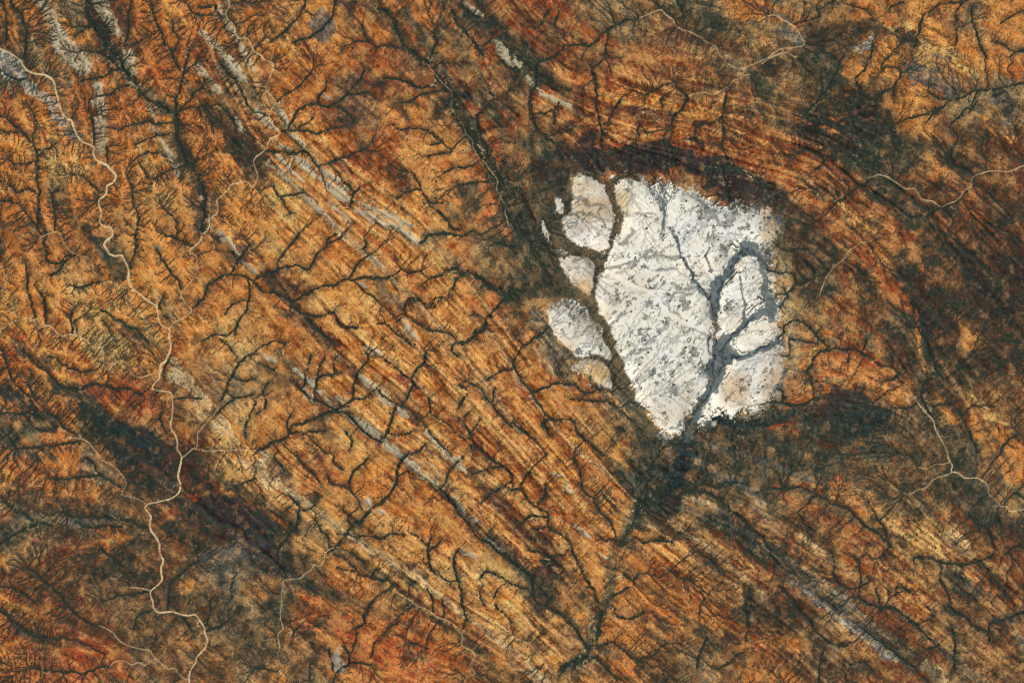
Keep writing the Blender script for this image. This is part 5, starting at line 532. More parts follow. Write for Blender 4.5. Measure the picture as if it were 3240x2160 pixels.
# ------------------------------------------------------------------ rivers and creeks
river_masks = []
SANDVAR = smooth(norm01(fbm(PX, PY, 70, 3, 150)), .2, .7)
SAND = zero(); BANK = zero(); BLACK = zero()
trunks = []                                       # (polyline, half-width, belt number)
for ri, (name, w, parts) in enumerate(RIVERS):
    pts = [p for c, r, q in parts for p in S(c, r, q)]
    q = wander(spline(pts, 5), 2.2, 22, ri + 1)
    n = len(q)
    var = .25 + 1.6 * fbm(np.arange(n) * 5.0, np.zeros(n) + 31.0 * ri, 70, 3, 41)
    hw = w / 2.1778 * .30 * var
    m = zero()
    stroke(m, q, np.maximum(hw - .8, .3), 2.4)
    river_masks.append(m)
    if name[0] == 'black': BLACK = np.maximum(BLACK, m)
    else: SAND = np.maximum(SAND, m * (.34 + .62 * min(1, w / 11)) * (.55 + .45 * smooth(NF, .1, .5)) * (1 if ri == 0 else .55 + .45 * SANDVAR))
    stroke(BANK, q, hw + 5 + w * .5, 26, .75, J2)
    trunks.append((q, w / 2, ri))
for ci, (c, r, w, pts) in enumerate(CREEKS):
    q = wander(spline(S(c, r, pts), 4), 8, 30, ci + 60)
    trunks.append((q, w, 100 + ci))

# drainage: every cell drains to the nearest trunk along the cheapest path, on a 3-cell grid
DC = 3.0
dnx = int((W + 2 * MARG) / DC); dny = int((H + 2 * MARG) / DC)
dgx, dgy = np.meshgrid(-MARG + DC * np.arange(dnx), -MARG + DC * np.arange(dny))
cost = np.exp(2.2 * (fbm(dgx, dgy, 40, 4, 51, .6) - .5) + 1.3 * (np.random.default_rng(52).random(dgx.shape) - .5))
cl = cost.ravel().tolist()
N = dnx * dny
dist = [1e18] * N; par = [-1] * N; root = [-1] * N; order = []
heap = []
edge = np.zeros((dny, dnx), bool); edge[[0, -1]] = True; edge[:, [0, -1]] = True
cl_a = cost.ravel().copy()
trunk_cells = {}
for q, w, b in trunks:
    qq = spline(q, 2.0) if len(q) < 3 else q
    d = np.hypot(*np.diff(q, axis=0).T)
    dens = np.concatenate([[q[0]], *[q[i] + (q[i + 1] - q[i]) * (np.arange(1, 4) / 3)[:, None] for i in range(len(q) - 1)]])
    ix = ((dens[:, 0] + MARG) / DC).astype(int); iy = ((dens[:, 1] + MARG) / DC).astype(int)
    ok = (ix >= 0) & (iy >= 0) & (ix < dnx) & (iy < dny)
    ks = np.unique(iy[ok] * dnx + ix[ok])
    if b >= 100:
        cl_a[ks] = .03
        trunk_cells.update(dict.fromkeys(ks.tolist(), b))
        continue
    for k in ks.tolist():
        if dist[k] > 0:
            dist[k] = 0.0; root[k] = b; heap.append((0.0, k))
cl = cl_a.tolist()
for k in np.nonzero(edge.ravel())[0].tolist():
    if dist[k] > 0:
        dist[k] = 70.0; root[k] = 99; heap.append((70.0, k))
heapq.heapify(heap)
jx = np.clip(((dgx + MARG) / CELL).astype(int), 0, NX - 1); jy = np.clip(((dgy + MARG) / CELL).astype(int), 0, NY - 1)
thd = TH[jy, jx].ravel()
DIRC = [(1 + 1.1 * np.abs(np.sin(2 * (a - thd)))).tolist() for a in (0, math.pi / 2, math.pi / 4, 3 * math.pi / 4)]
dirs = [DIRC[0], DIRC[0], DIRC[1], DIRC[1], DIRC[2], DIRC[3], DIRC[3], DIRC[2]]
nb = [(-1, 0, 1.), (1, 0, 1.), (0, -1, 1.), (0, 1, 1.), (-1, -1, 1.414), (1, -1, 1.414), (-1, 1, 1.414), (1, 1, 1.414)]
while heap:
    d, k = heapq.heappop(heap)
    if d > dist[k]: continue
    order.append(k)
    y, x = divmod(k, dnx)
    for di, (ax, ay, l) in enumerate(nb):
        X = x + ax; Y = y + ay
        if 0 <= X < dnx and 0 <= Y < dny:
            j = Y * dnx + X
            nd = d + l * cl[j] * dirs[di][j]
            if nd < dist[j]:
                dist[j] = nd; par[j] = k; root[j] = trunk_cells.get(j, root[k])
                heapq.heappush(heap, (nd, j))
acc = [1.0] * N
for k in reversed(order):
    p = par[k]
    if p >= 0: acc[p] += acc[k]
acc = np.array(acc, np.float32); par = np.array(par); dist = np.array(dist, np.float32).reshape(dny, dnx); root = np.array(root).reshape(dny, dnx)

def from_d(a):
    u = np.clip((PX + MARG) / DC, 0, dnx - 1.001); v = np.clip((PY + MARG) / DC, 0, dny - 1.001)
    iu = u.astype(int); iv = v.astype(int); fu = u - iu; fv = v - iv
    return (a[iv, iu] * (1 - fu) + a[iv, iu + 1] * fu) * (1 - fv) + (a[iv + 1, iu] * (1 - fu) + a[iv + 1, iu + 1] * fu) * fv
HILL = from_d(dist)

# rills: cells whose catchment is large enough, as smoothed segments
jr = np.random.default_rng(53)
pos = np.stack([dgx.ravel() + jr.uniform(-1.6, 1.6, N), dgy.ravel() + jr.uniform(-1.6, 1.6, N)], 1)
has = par >= 0
sm = pos.copy()
sm[has] = .5 * pos[has] + .5 * pos[par[has]]
dens_map = lambda x, y: np.clip(smooth(fbm(x, y, 200, 4, 54), .36, .62) * .9 + .55 * smooth(1300 - x - .3 * y, 0, 500) + .4 * smooth(y - 1500, 0, 200) * smooth(1700 - x, 0, 400), 0, 1)
thr = 2.5 + 34.0 * (1 - dens_map(pos[:, 0], pos[:, 1]))
seg = np.nonzero(has & (acc > thr) & (par >= 0))[0]
RILL = zero()
sa = acc[seg]
UL = smooth(1150 - pos[seg, 0] - .35 * pos[seg, 1], 0, 400)
rad = np.clip(0.45 + .5 * UL + 0.14 * sa ** 0.38, .5, 2.1)
amp = np.clip((.40 + .10 * np.log(sa / 4.0)) * (.75 + .5 * fbm(pos[seg, 0], pos[seg, 1], 120, 3, 58)) * (1 + .35 * UL), .3, 1.0)
for t in (0.0, .34, .67):
    P = sm[seg] * (1 - t) + sm[par[seg]] * t
    fx = (P[:, 0] + MARG) / CELL; fy = (P[:, 1] + MARG) / CELL
    ix = np.round(fx).astype(int); iy = np.round(fy).astype(int)
    for oy in range(-2, 3):
        for ox in range(-2, 3):
            X = ix + ox; Y = iy + oy
            dd = np.hypot(X - fx, Y - fy) * CELL
            v = np.clip((rad + 2.2 - dd) / 2.4, 0, 1) * amp
            ok = (v > 0.02) & (X >= 0) & (Y >= 0) & (X < NX) & (Y < NY)
            np.maximum.at(RILL, (Y[ok], X[ok]), v[ok].astype(np.float32))
CREEK = zero(); FLOOD = zero()
for q, w, b in trunks[len(RIVERS):]:
    n = len(q)
    hw = w / 2.1778 * .32 * (.25 + 1.5 * fbm(np.arange(n) * 6.0, np.zeros(n) + 13.0 * b, 26, 3, 55, .7))
    tap = np.minimum(1, .45 + np.minimum(np.arange(n), n - np.arange(n)) / 14)
    stroke(CREEK, q, hw * tap * .40, 3.2 + .28 * w, .78 + .22 * min(1, w / 10), J2 if w > 14 else None)
    stroke(FLOOD, q, hw * 1.3 + 2, 11 + w * .7, .85, J2)

# ------------------------------------------------------------------ the white pan
BED = polygon([(x * K, y * K) for x, y in PAN_OUTLINE], *J1, 12)
jamp = 28 + 60 * smooth(PX - 1.0 * PY, 1350, 1700) * smooth(PX, 2080, 2200)
JI = (PX + (fbm(PX, PY, 30, 5, 64, .65) - .5) * jamp, PY + (fbm(PX, PY, 30, 5, 65, .65) - .5) * jamp)
PAN = zero()
for isl in ISLANDS: PAN = np.maximum(PAN, polygon(isl, *JI, 6))
bedm = BED * (1 - PAN)
paint(PAL['g'], smooth(bedm + (NZ - .5) * .7, .4, .7) * .8)
paint(PAL['G'], smooth(bedm + (NB - .5) * 1.2, .55, .8) * .5)
BASEWET = bedm * smooth(PX - .35 * (PY - 900), 2080, 2160) * smooth(1290 - PY, 0, 50)
OLIVE = zero(); WETCH = zero(); PANLINE = zero(); WHITE = zero()
pj = (PX + (fbm(PX, PY, 40, 4, 61) - .5) * 34, PY + (fbm(PX, PY, 40, 4, 62) - .5) * 34)
for w0, w1, c, r, pts in PAN_OLIVE:
    q = spline(S(c, r, pts), 12); stroke(OLIVE, q, np.linspace(w0, w1, len(q)) / 2.1778 * .5, 9, 1, pj)
for w0, w1, c, r, pts in PAN_WET:
    q = spline(S(c, r, pts), 12); stroke(WETCH, q, np.linspace(w0, w1, len(q)) / 2.1778 * .29, 6, 1, pj)
for x, y, rx, ry, deg in PAN_WET_BLOBS:
    blob(WETCH, x, y, rx, ry, deg, *pj, soft=.35)
for w, c, r, pts in PAN_LINES:
    q = wander(spline(S(c, r, pts), 8), 5, 30, int(pts[0][0])); stroke(PANLINE, q, w / 2.1778 * .5, 7, 1, J2)
for w, c, r, pts in PAN_WHITE:
    q = wander(spline(S(c, r, pts), 8), 4, 30, int(pts[0][0]) + 3); stroke(WHITE, q, w / 2.1778 * .5, 7, 1, J2)

WETLINE = zero()
for w, c, r, pts in WET_LINES:
    q = wander(spline(S(c, r, pts), 8), 6, 26, int(pts[0][1]) + 5); stroke(WETLINE, q, w / 2.1778 * .4, 5, 1, J2)
# dark mottling of the pan: scrub and damp clay
wx = (fbm(PX, PY, 40, 3, 67) - .5) * 40; wy = (fbm(PX, PY, 40, 3, 68) - .5) * 40
ca, sa_ = math.cos(2.35), math.sin(2.35)
fu_ = (PX + wx) * ca + (PY + wy) * sa_; fv_ = -(PX + wx) * sa_ + (PY + wy) * ca
mot = norm01(.5 * fbm(fu_ / 2.6, fv_, 15, 5, 63, .68) + .4 * fbm(PX, PY, 30, 5, 66, .7) + .25 * fbm(PX, PY, 8, 2, 69, .7))
mot_zone = zero()
for x, y, rx, ry, s in PAN_MOTTLE:
    blob(mot_zone, x * K, y * K, rx * K, ry * K, 0, *J1, s, 1.3)
MOTTLE = smooth(mot + .30 * mot_zone, .72, .90) * (PAN > .3)
JR = pj; rust = zero()
for x, y, rx, ry, s in PAN_RUST:
    blob(rust, x * K, y * K, rx * K, ry * K, 0, *pj, s, 1.3)

paint(srgb(226, 178, 88), np.clip(rust * PAN * 1.2, 0, 1))

# ------------------------------------------------------------------ heights in metres
relief = np.sqrt(np.maximum(HILL, 0)) * 5.5
Z = 2.0 * relief + 36 * streak_m * STRATA_ZONE + 60 * STR1 * STRATA_ZONE + 46 * STR2 + 62 * fbm(PX, PY, 34, 5, 71, .62)
Z += 55 * blur(RIDGE, 2)
soft_pan = blur(PAN, 6)
Z -= 56 * blur(RILL, 1) + 30 * blur(CREEK, 2)
Z = Z * (1 - .88 * soft_pan)
Z -= 5 * blur(SAND, 1) + 7 * blur(np.maximum(OLIVE, WETCH), 3)
flat = np.clip(blur(np.maximum(BANK, FLOOD * .7), 3), 0, 1)
Z = Z * (1 - .7 * flat) + .7 * flat * (blur(Z, 14) - 8)

# crest and gully signal (high on crests, low in hollows)
hp = Z - blur(Z, 5)
CREST = np.clip(.5 + hp / 34, 0, 1)
# ------------------------------------------------------------------ ground materials
def mix(nt, fac, a, b, blend='MIX'):
    n = nt.nodes.new("ShaderNodeMix"); n.data_type = 'RGBA'; n.blend_type = blend
    n.clamp_factor = True
    for sock, v in ((n.inputs[0], fac), (n.inputs[6], a), (n.inputs[7], b)):
        if hasattr(v, 'is_output'): nt.links.new(v, sock)
        elif isinstance(v, (int, float)): sock.default_value = v
        else: sock.default_value = (*v, 1)
    return n.outputs[2]

def math_(nt, op, a, b=0.0, c=None):
    n = nt.nodes.new("ShaderNodeMath"); n.operation = op
    for i, v in enumerate((a, b) if c is None else (a, b, c)):
        if hasattr(v, 'is_output'): nt.links.new(v, n.inputs[i])
        else: n.inputs[i].default_value = v
    return n.outputs[0]

def noise(nt, co, scale, detail=4, rough=.6, lo=.3, hi=.7):
    n = nt.nodes.new("ShaderNodeTexNoise")
    nt.links.new(co, n.inputs['Vector'])
    n.inputs['Scale'].default_value = scale; n.inputs['Detail'].default_value = detail; n.inputs['Roughness'].default_value = rough
    r = nt.nodes.new("ShaderNodeMapRange"); r.clamp = True
    r.inputs[1].default_value = lo; r.inputs[2].default_value = hi
    nt.links.new(n.outputs[0], r.inputs[0])
    return r.outputs[0]

def attr(nt, name):
    a = nt.nodes.new("ShaderNodeAttribute"); a.attribute_name = name
    s = nt.nodes.new("ShaderNodeSeparateColor"); nt.links.new(a.outputs['Color'], s.inputs[0])
    return a.outputs['Color'], s.outputs[0], s.outputs[1], s.outputs[2]

def ground_material(name):
    m = bpy.data.materials.new(name); m.use_nodes = True
    nt = m.node_tree
    b = nt.nodes["Principled BSDF"]
    b.inputs['Roughness'].default_value = .95
    b.inputs['Specular IOR Level'].default_value = .1
    co = nt.nodes.new("ShaderNodeNewGeometry").outputs['Position']
    earth, *_ = attr(nt, 'earth')
    _, scrub, sand, salt = attr(nt, 'cover_a')
    _, olive, wet, ridge = attr(nt, 'cover_b')
    _, streak, pale_ground, mottle = attr(nt, 'cover_c')
    _, wetdk, pantint, warm = attr(nt, 'cover_d')
    n1 = noise(nt, co, 1 / 160, 4, .65, .3, .7)
    n2 = noise(nt, co, 1 / 420, 5, .65, .34, .66)
    n3 = noise(nt, co, 1 / 90, 2, .7, .35, .65)
    n4 = noise(nt, co, 1 / 1500, 5, .6, .35, .65)
    n5 = noise(nt, co, 1 / 55, 2, .6, .36, .64)
    c = earth
    c = mix(nt, math_(nt, 'MULTIPLY', math_(nt, 'SUBTRACT', 1.0, streak), .46), c, mix(nt, 1.0, c, (.52, .48, .50), 'MULTIPLY'))
    c = mix(nt, math_(nt, 'MULTIPLY', pale_ground, .50), c, mix(nt, .72, c, srgb(244, 190, 112)))
    c = mix(nt, math_(nt, 'MULTIPLY', n2, .5), c, mix(nt, 1.0, c, (.66, .58, .54), 'MULTIPLY'))
    c = mix(nt, math_(nt, 'MULTIPLY', n1, .40), c, mix(nt, 1.0, c, (.55, .52, .52), 'MULTIPLY'))
    c = mix(nt, math_(nt, 'MULTIPLY', n5, .65), c, mix(nt, 1.0, c, (.60, .58, .58), 'MULTIPLY'))
    sp = noise(nt, co, 1 / 85, 1, .5, .60, .68)
    c = mix(nt, math_(nt, 'MULTIPLY', sp, .55), c, srgb(48, 50, 40))
    rc = mix(nt, n1, srgb(194, 182, 152), srgb(156, 144, 114))
    rc = mix(nt, math_(nt, 'MULTIPLY', math_(nt, 'SUBTRACT', 1.0, streak), .5), rc, srgb(120, 112, 92))
    rc = mix(nt, math_(nt, 'MULTIPLY', n4, .15), rc, earth)
    c = mix(nt, math_(nt, 'MULTIPLY', ridge, .95), c, rc)
    # white pan
    sc_ = mix(nt, n4, srgb(250, 246, 234), srgb(240, 230, 202))
    sc_ = mix(nt, math_(nt, 'MULTIPLY', n2, .18), sc_, srgb(186, 186, 176))
    sc_ = mix(nt, math_(nt, 'MULTIPLY', n1, .18), sc_, srgb(160, 160, 152))
    sc_ = mix(nt, math_(nt, 'MULTIPLY', pantint, .22), sc_, srgb(160, 172, 176))
    sc_ = mix(nt, math_(nt, 'MULTIPLY', warm, .6), sc_, srgb(226, 204, 160))
    c = mix(nt, salt, c, sc_)
    c = mix(nt, math_(nt, 'MULTIPLY', mottle, math_(nt, 'ADD', .62, math_(nt, 'MULTIPLY', n3, .35))), c, mix(nt, n2, srgb(58, 70, 74), srgb(96, 102, 98)))
    oc = mix(nt, n2, srgb(108, 94, 66), srgb(62, 60, 48))
    oc = mix(nt, math_(nt, 'MULTIPLY', n4, .6), oc, srgb(84, 76, 58))
    oc = mix(nt, math_(nt, 'MULTIPLY', n1, .5), oc, srgb(48, 50, 44))
    c = mix(nt, olive, c, oc)
    wc = mix(nt, n4, srgb(104, 120, 124), srgb(66, 86, 94))
    wc = mix(nt, math_(nt, 'MULTIPLY', n2, .4), wc, srgb(120, 126, 126))
    wc = mix(nt, math_(nt, 'MULTIPLY', n1, .45), wc, srgb(66, 80, 84))
    c = mix(nt, math_(nt, 'MULTIPLY', wet, .86), c, wc)
    c = mix(nt, math_(nt, 'MULTIPLY', wetdk, .85), c, srgb(42, 56, 62))
    gc = mix(nt, n3, srgb(48, 56, 44), srgb(26, 40, 38))
    c = mix(nt, scrub, c, gc)
    dc = mix(nt, n1, srgb(222, 196, 152), srgb(196, 166, 120))
    c = mix(nt, sand, c, dc)
    nt.links.new(c, b.inputs['Base Color'])
    bump = nt.nodes.new("ShaderNodeBump")
    bump.inputs['Strength'].default_value = .55; bump.inputs['Distance'].default_value = 14.0
    hh = nt.nodes.new("ShaderNodeTexNoise"); nt.links.new(co, hh.inputs['Vector'])
    hh.inputs['Scale'].default_value = 1 / 110; hh.inputs['Detail'].default_value = 3
    nt.links.new(hh.outputs[0], bump.inputs['Height'])
    nt.links.new(bump.outputs[0], b.inputs['Normal'])
    return m

bright = EARTH.mean(-1)
darkz = smooth(.20 - blur(bright, 5), .0, .13)
pan_in = smooth(PAN, .3, .7)
n20 = norm01(fbm(PX, PY, 20, 4, 81, .65)); n9 = norm01(fbm(PX, PY, 9, 3, 87, .7))
n6 = norm01(fbm(PX, PY, 8, 3, 89, .7))
rillmod = .55 + .45 * n20
vn = fbm(PX, PY, 26, 3, 93, .6); vn2 = fbm(PX, PY, 48, 4, 94, .6)
east = np.clip(smooth(PX - .25 * PY, 1500, 2300) + .5 * darkz, 0, 1)
VEIN = np.maximum(smooth(1 - np.abs(vn - .5) * 2, .93, .985), smooth(1 - np.abs(vn2 - .5) * 2, .95, .985)) * smooth(norm01(fbm(PX, PY, 130, 4, 95)), .30, .6) * east * (n9 > .3)
LOOSE = (1 - .55 * smooth(.075 - blur(bright, 4), 0, .03)) * np.maximum(smooth(n20 * .62 + n9 * .38 + .20 * darkz, .72, .82) * (.45 + .5 * darkz), VEIN * .8)       # loose scrub on the open plain
rag = (n6 - .5) * .75 + (n20 - .5) * .30
RILLR = smooth(RILL + rag * .8, .26, .62) * (.55 + .45 * RILL)
rag2 = (norm01(fbm(PX, PY, 13, 3, 92, .7)) - .5)
CREEKR = smooth(CREEK * .66 + rag2 * .85 + (n6 - .5) * .55, .26, .44) * smooth(CREEK, .02, .2)
SCRUB = np.clip(np.maximum.reduce([RILLR * .92, CREEKR * .97, FLOOD * .75 * smooth(n20 * .6 + n9 * .5, .35, .75), BANK * .8 * smooth(n20 * .55 + n9 * .5, .40, .75), LOOSE]), 0, 1)
SCRUB *= 1 - .85 * np.maximum(pan_in, BED * (WETCH > .2))
fringe = smooth(blur(BED, 16) * (1 - PAN) * 1.5 * (.62 + .38 * smooth(PX - PY * .3, 1700, 1900)) * (1 - .8 * OLIVE * smooth(2100 - PX, 0, 80)) + (n9 - .5) * 1.0 + (n20 - .5) * .8, .62, .9) * (WETCH < .5) * smooth(blur(BED, 10), .02, .25)
PAN = np.maximum(PAN, fringe)
halo = blur(BED, 26) * (1 - PAN)
EARTH = EARTH + (np.array(srgb(190, 172, 130), np.float32) - EARTH) * (smooth(halo + (n9 - .5) * .3 + (n20 - .5) * .35, .12, .5) * .75 * smooth(PX, 2300, 2460) + 0)[..., None]
PANS = smooth(.5 * PAN + .5 * blur(PAN, 4) + (n6 - .5) * .55 + (n20 - .5) * .35, .34, .66)
SALT = PANS * (1 - .85 * rust) * (1 - .46 * n20 * smooth(1960 - PX + .18 * (PY - 1000), 0, 40)) * (1 - .6 * smooth(PX - .06 * PY, 2360, 2420) * n20)
SALT = np.maximum(SALT, PANS * WHITE)
PANDK = np.clip(np.maximum(smooth(MOTTLE + (n9 - .5) * .9, .3, .75) * (.55 + .45 * smooth(norm01(fbm(PX, PY, 30, 3, 96)), .25, .7)), PANLINE * .85), 0, 1)
PANDK = np.maximum(PANDK, smooth(RILL + (n6 - .5) * .6, .34, .70) * .42) * pan_in * (1 - WHITE)
near_pan = blur(BED, 12)
OLIVE_ = OLIVE * (1 - .9 * PAN) * (.6 + .4 * n20)
WET_ = np.maximum(WETCH, BASEWET) * (1 - .85 * WHITE) * smooth(near_pan, .05, .4) * (1 - .8 * smooth(PAN, .5, 1) * (WETCH < .6))
WETDK = WETLINE * smooth(n9 + n20 * .5, .3, .8) * BED
WET_ = smooth(WET_ + (n9 - .5) * .5 + (n20 - .5) * .4, .25, .65) * (1 - .9 * WHITE)
OLIVE_ = OLIVE_ * (1 - .8 * WET_)
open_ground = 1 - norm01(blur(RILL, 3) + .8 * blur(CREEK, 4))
PALE_GROUND = smooth(norm01(fbm(PX, PY, 26, 5, 85, .68) + .20 * streak_m + .35 * open_ground), .50, .86)  # paler yellow ground away from rills and creeks, broken up by noise
PALE_GROUND *= smooth(blur(bright, 4), .07, .18)
RIDGE_ = smooth(RIDGE + (n6 - .5) * .5, .3, .6) * (1 - CREEKR) * (1 - .5 * RILLR)
BLACKC = BLACK
SCRUB = np.maximum(SCRUB, BLACK)
streak = norm01(.10 * streak_f + .28 * streak_m + .20 * streak_c + .55 * norm01(fbm(PX, PY, 26, 5, 88, .65)))
SANDM = SAND * (1 - .0 * BLACK)

SCALD = smooth(norm01(fbm(PX, PY, 17, 4, 99, .7)), .70, .88) * np.clip(blur(FLOOD + .6 * BANK, 5), 0, 1) * (1 - CREEKR) * (1 - pan_in) * smooth(norm01(fbm(PX, PY, 240, 2, 101)), .3, .7)
EARTH = EARTH + (np.array(srgb(214, 196, 150), np.float32) - EARTH) * (SCALD * .75)[..., None]
SCRUB = SCRUB * (1 - .7 * SCALD)
XW = (PX - W / 2) * M; YW = (H / 2 - PY) * M
def pack(a, b, c):
    o = np.ones((NY, NX, 4), np.float32); o[..., 0] = a; o[..., 1] = b; o[..., 2] = c
    return o.reshape(-1, 4)
PANTINT = smooth(norm01(fbm(PX, PY, 70, 4, 97) + .5 * blur(mot_zone, 8)), .45, .85) * pan_in
WARM = smooth(norm01(fbm(PX, PY, 60, 4, 98) - (PX - 2100) / 1500), .4, .9) * pan_in
ATTR = {'earth': pack(EARTH[..., 0], EARTH[..., 1], EARTH[..., 2]), 'cover_a': pack(SCRUB, SANDM, SALT), 'cover_b': pack(OLIVE_, WET_, RIDGE_), 'cover_c': pack(streak, PALE_GROUND, PANDK), 'cover_d': pack(WETDK, PANTINT, WARM)}
VERT = np.stack([XW, YW, Z], -1).reshape(-1, 3).astype(np.float32)

def tag(o, label, cat, kind='structure', group=None):
    o['label'] = label; o['category'] = cat
    if kind: o['kind'] = kind
    if group: o['group'] = group
    return o

def mesh_object(name, v, f, mat, attrs=None, smooth_=True):
    me = bpy.data.meshes.new(name)
    k = f.shape[1]
    me.vertices.add(len(v)); me.vertices.foreach_set('co', np.ascontiguousarray(v, np.float32).ravel())
    me.loops.add(f.size); me.loops.foreach_set('vertex_index', np.ascontiguousarray(f, np.int32).ravel())
    me.polygons.add(len(f)); me.polygons.foreach_set('loop_start', np.arange(0, f.size, k, dtype=np.int32))
    me.polygons.foreach_set('use_smooth', np.full(len(f), smooth_))
    for n, a in (attrs or {}).items():
        t = me.attributes.new(n, 'FLOAT_COLOR', 'POINT'); t.data.foreach_set('color', np.ascontiguousarray(a, np.float32).ravel())
    me.update(calc_edges=True)
    if mat: me.materials.append(mat)
    o = bpy.data.objects.new(name, me); sc.collection.objects.link(o)
    return o

ii = np.arange(NX * NY).reshape(NY, NX)
QUAD = np.stack([ii[1:, :-1], ii[1:, 1:], ii[:-1, 1:], ii[:-1, :-1]], -1).reshape(-1, 4)
def fc(a): return (a[:-1, :-1] + a[1:, :-1] + a[:-1, 1:] + a[1:, 1:]) / 4
cls = np.zeros((NY - 1, NX - 1), np.int32)
cls[(RIDGE_IDS[:-1, :-1] > 0)] = 100 + RIDGE_IDS[:-1, :-1][RIDGE_IDS[:-1, :-1] > 0]
bi = BURN_IDS[:-1, :-1]; cls[bi > 0] = 300 + bi[bi > 0]
ri_ = RIDGE_IDS[:-1, :-1]; cls[ri_ > 0] = 100 + ri_[ri_ > 0]
cls[fc(PAN) > .5] = 1
cls[(fc(OLIVE) > .5) & (fc(WET_) < .5)] = 2
cls[(fc(WET_) > .5)] = 3
for i, m in enumerate(river_masks): cls[fc(m) > .4] = 20 + i
cls = cls.ravel()
MATS = {k: ground_material(k) for k in ('desert_soil', 'pan_clay', 'channel_mud', 'wet_clay', 'river_sand', 'ridge_rock')}

def part_of(name, code, mat):
    f = QUAD[cls == code]
    if not len(f): return None
    u, inv = np.unique(f, return_inverse=True)
    return mesh_object(name, VERT[u], inv.reshape(-1, 4), mat, {k: a[u] for k, a in ATTR.items()})

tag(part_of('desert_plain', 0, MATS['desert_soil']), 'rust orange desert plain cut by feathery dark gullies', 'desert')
tag(part_of('clay_pan', 1, MATS['pan_clay']), 'white clay pan shaped like a leaf, speckled with dark scrub', 'clay pan')
tag(part_of('muddy_channel', 2, MATS['channel_mud']), 'dark olive flood channel crossing the left side of the white pan', 'channel')
tag(part_of('wet_clay', 3, MATS['wet_clay']), 'blue grey damp channels branching between the white islands of the pan', 'wet ground')
for i, r in enumerate(RIVERS):
    o = part_of('creek' if r[0][0] == 'black' else 'riverbed', 20 + i, MATS['river_sand'])
    if o: tag(o, r[0][1], 'creek' if r[0][0] == 'black' else 'river bed', group='dry sandy river beds')
ORD = 'first second third fourth fifth sixth seventh eighth ninth tenth eleventh twelfth thirteenth fourteenth fifteenth sixteenth seventeenth eighteenth nineteenth twentieth twenty-first twenty-second twenty-third twenty-fourth'.split()
SHEET = ['upper left corner', 'top middle left', 'top middle right above the pan', 'upper right corner', 'left side', 'centre left', 'middle around the pan', 'right side', 'lower left corner', 'bottom middle left', 'bottom middle right', 'lower right corner']
ridge_at = [(c + 4 * r, sum(p[1] for p in pts) / len(pts), i + 1) for i, (c, r, w, pts) in enumerate(RIDGES)]
ridge_at += [(c + 4 * r, sum(p[1] for p in pts) / len(pts), len(RIDGES) + i + 1) for i, (c, r, pts) in enumerate(RIDGE_POLYS)]
def RIDGE_LABEL(i):
    cell = [a for a in ridge_at if a[2] == i][0]
    same = sorted(a for a in ridge_at if a[0] == cell[0])
    return 'pale grey stony ridge, %s from the top in the %s' % (ORD[same.index(cell)], SHEET[cell[0]])

for i in range(1, ridge_no + 1):
    o = part_of('ridge', 100 + i, MATS['ridge_rock'])
    if o: tag(o, RIDGE_LABEL(i), 'ridge', group='pale stony ridges along the strike of the rock')

for i in range(1, burn_no + 1):
    o = part_of('burnt_ground', 300 + i, MATS['desert_soil'])
    if o: tag(o, BURN_LABELS[i - 1], 'burnt ground', group='dark burnt patches')

# the plain goes on beyond the mapped sheet, coarser
T2 = 36.0
ox = np.arange(-MARG - (W + 2 * MARG), W + MARG + (W + 2 * MARG) + 1, T2); oy = np.arange(-MARG - (H + 2 * MARG), H + MARG + (H + 2 * MARG) + 1, T2)
OX, OY = np.meshgrid(ox, oy)
def refl(a, n):
    a = np.abs(a); p = 2 * (n - 1); a = a % p
    return np.where(a >= n, p - a, a)
rx = refl(np.round((OX + MARG) / CELL).astype(int), NX); ry = refl(np.round((OY + MARG) / CELL).astype(int), NY)
src = (ry * NX + rx).ravel()
oi = np.arange(OX.size).reshape(OX.shape)
oq = np.stack([oi[1:, :-1], oi[1:, 1:], oi[:-1, 1:], oi[:-1, :-1]], -1)
cx = (OX[:-1, :-1] + T2 / 2); cy = (OY[:-1, :-1] + T2 / 2)
outside = (cx < -MARG) | (cx > W + MARG - 3) | (cy < -MARG) | (cy > H + MARG - 3)
oq = oq[outside]
u, inv = np.unique(oq, return_inverse=True)
ov = np.stack([(OX.ravel() - W / 2) * M, (H / 2 - OY.ravel()) * M, VERT[src, 2] - 2], -1)[u]
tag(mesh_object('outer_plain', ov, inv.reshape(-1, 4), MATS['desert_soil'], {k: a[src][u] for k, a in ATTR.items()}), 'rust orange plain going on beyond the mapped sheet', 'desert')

# ------------------------------------------------------------------ scrub
def scrub_material(name, c0, c1):
    m = bpy.data.materials.new(name); m.use_nodes = True; nt = m.node_tree
    b = nt.nodes["Principled BSDF"]; b.inputs['Roughness'].default_value = .9; b.inputs['Specular IOR Level'].default_value = .1
    co = nt.nodes.new("ShaderNodeNewGeometry").outputs['Position']
    nt.links.new(mix(nt, noise(nt, co, 1 / 140, 3, .7), c0, c1), b.inputs['Base Color'])
    return m
LEAF = scrub_material('scrub_leaf', srgb(26, 40, 38), srgb(48, 58, 44))
LEAF2 = scrub_material('pan_scrub_leaf', srgb(60, 70, 66), srgb(88, 94, 82))

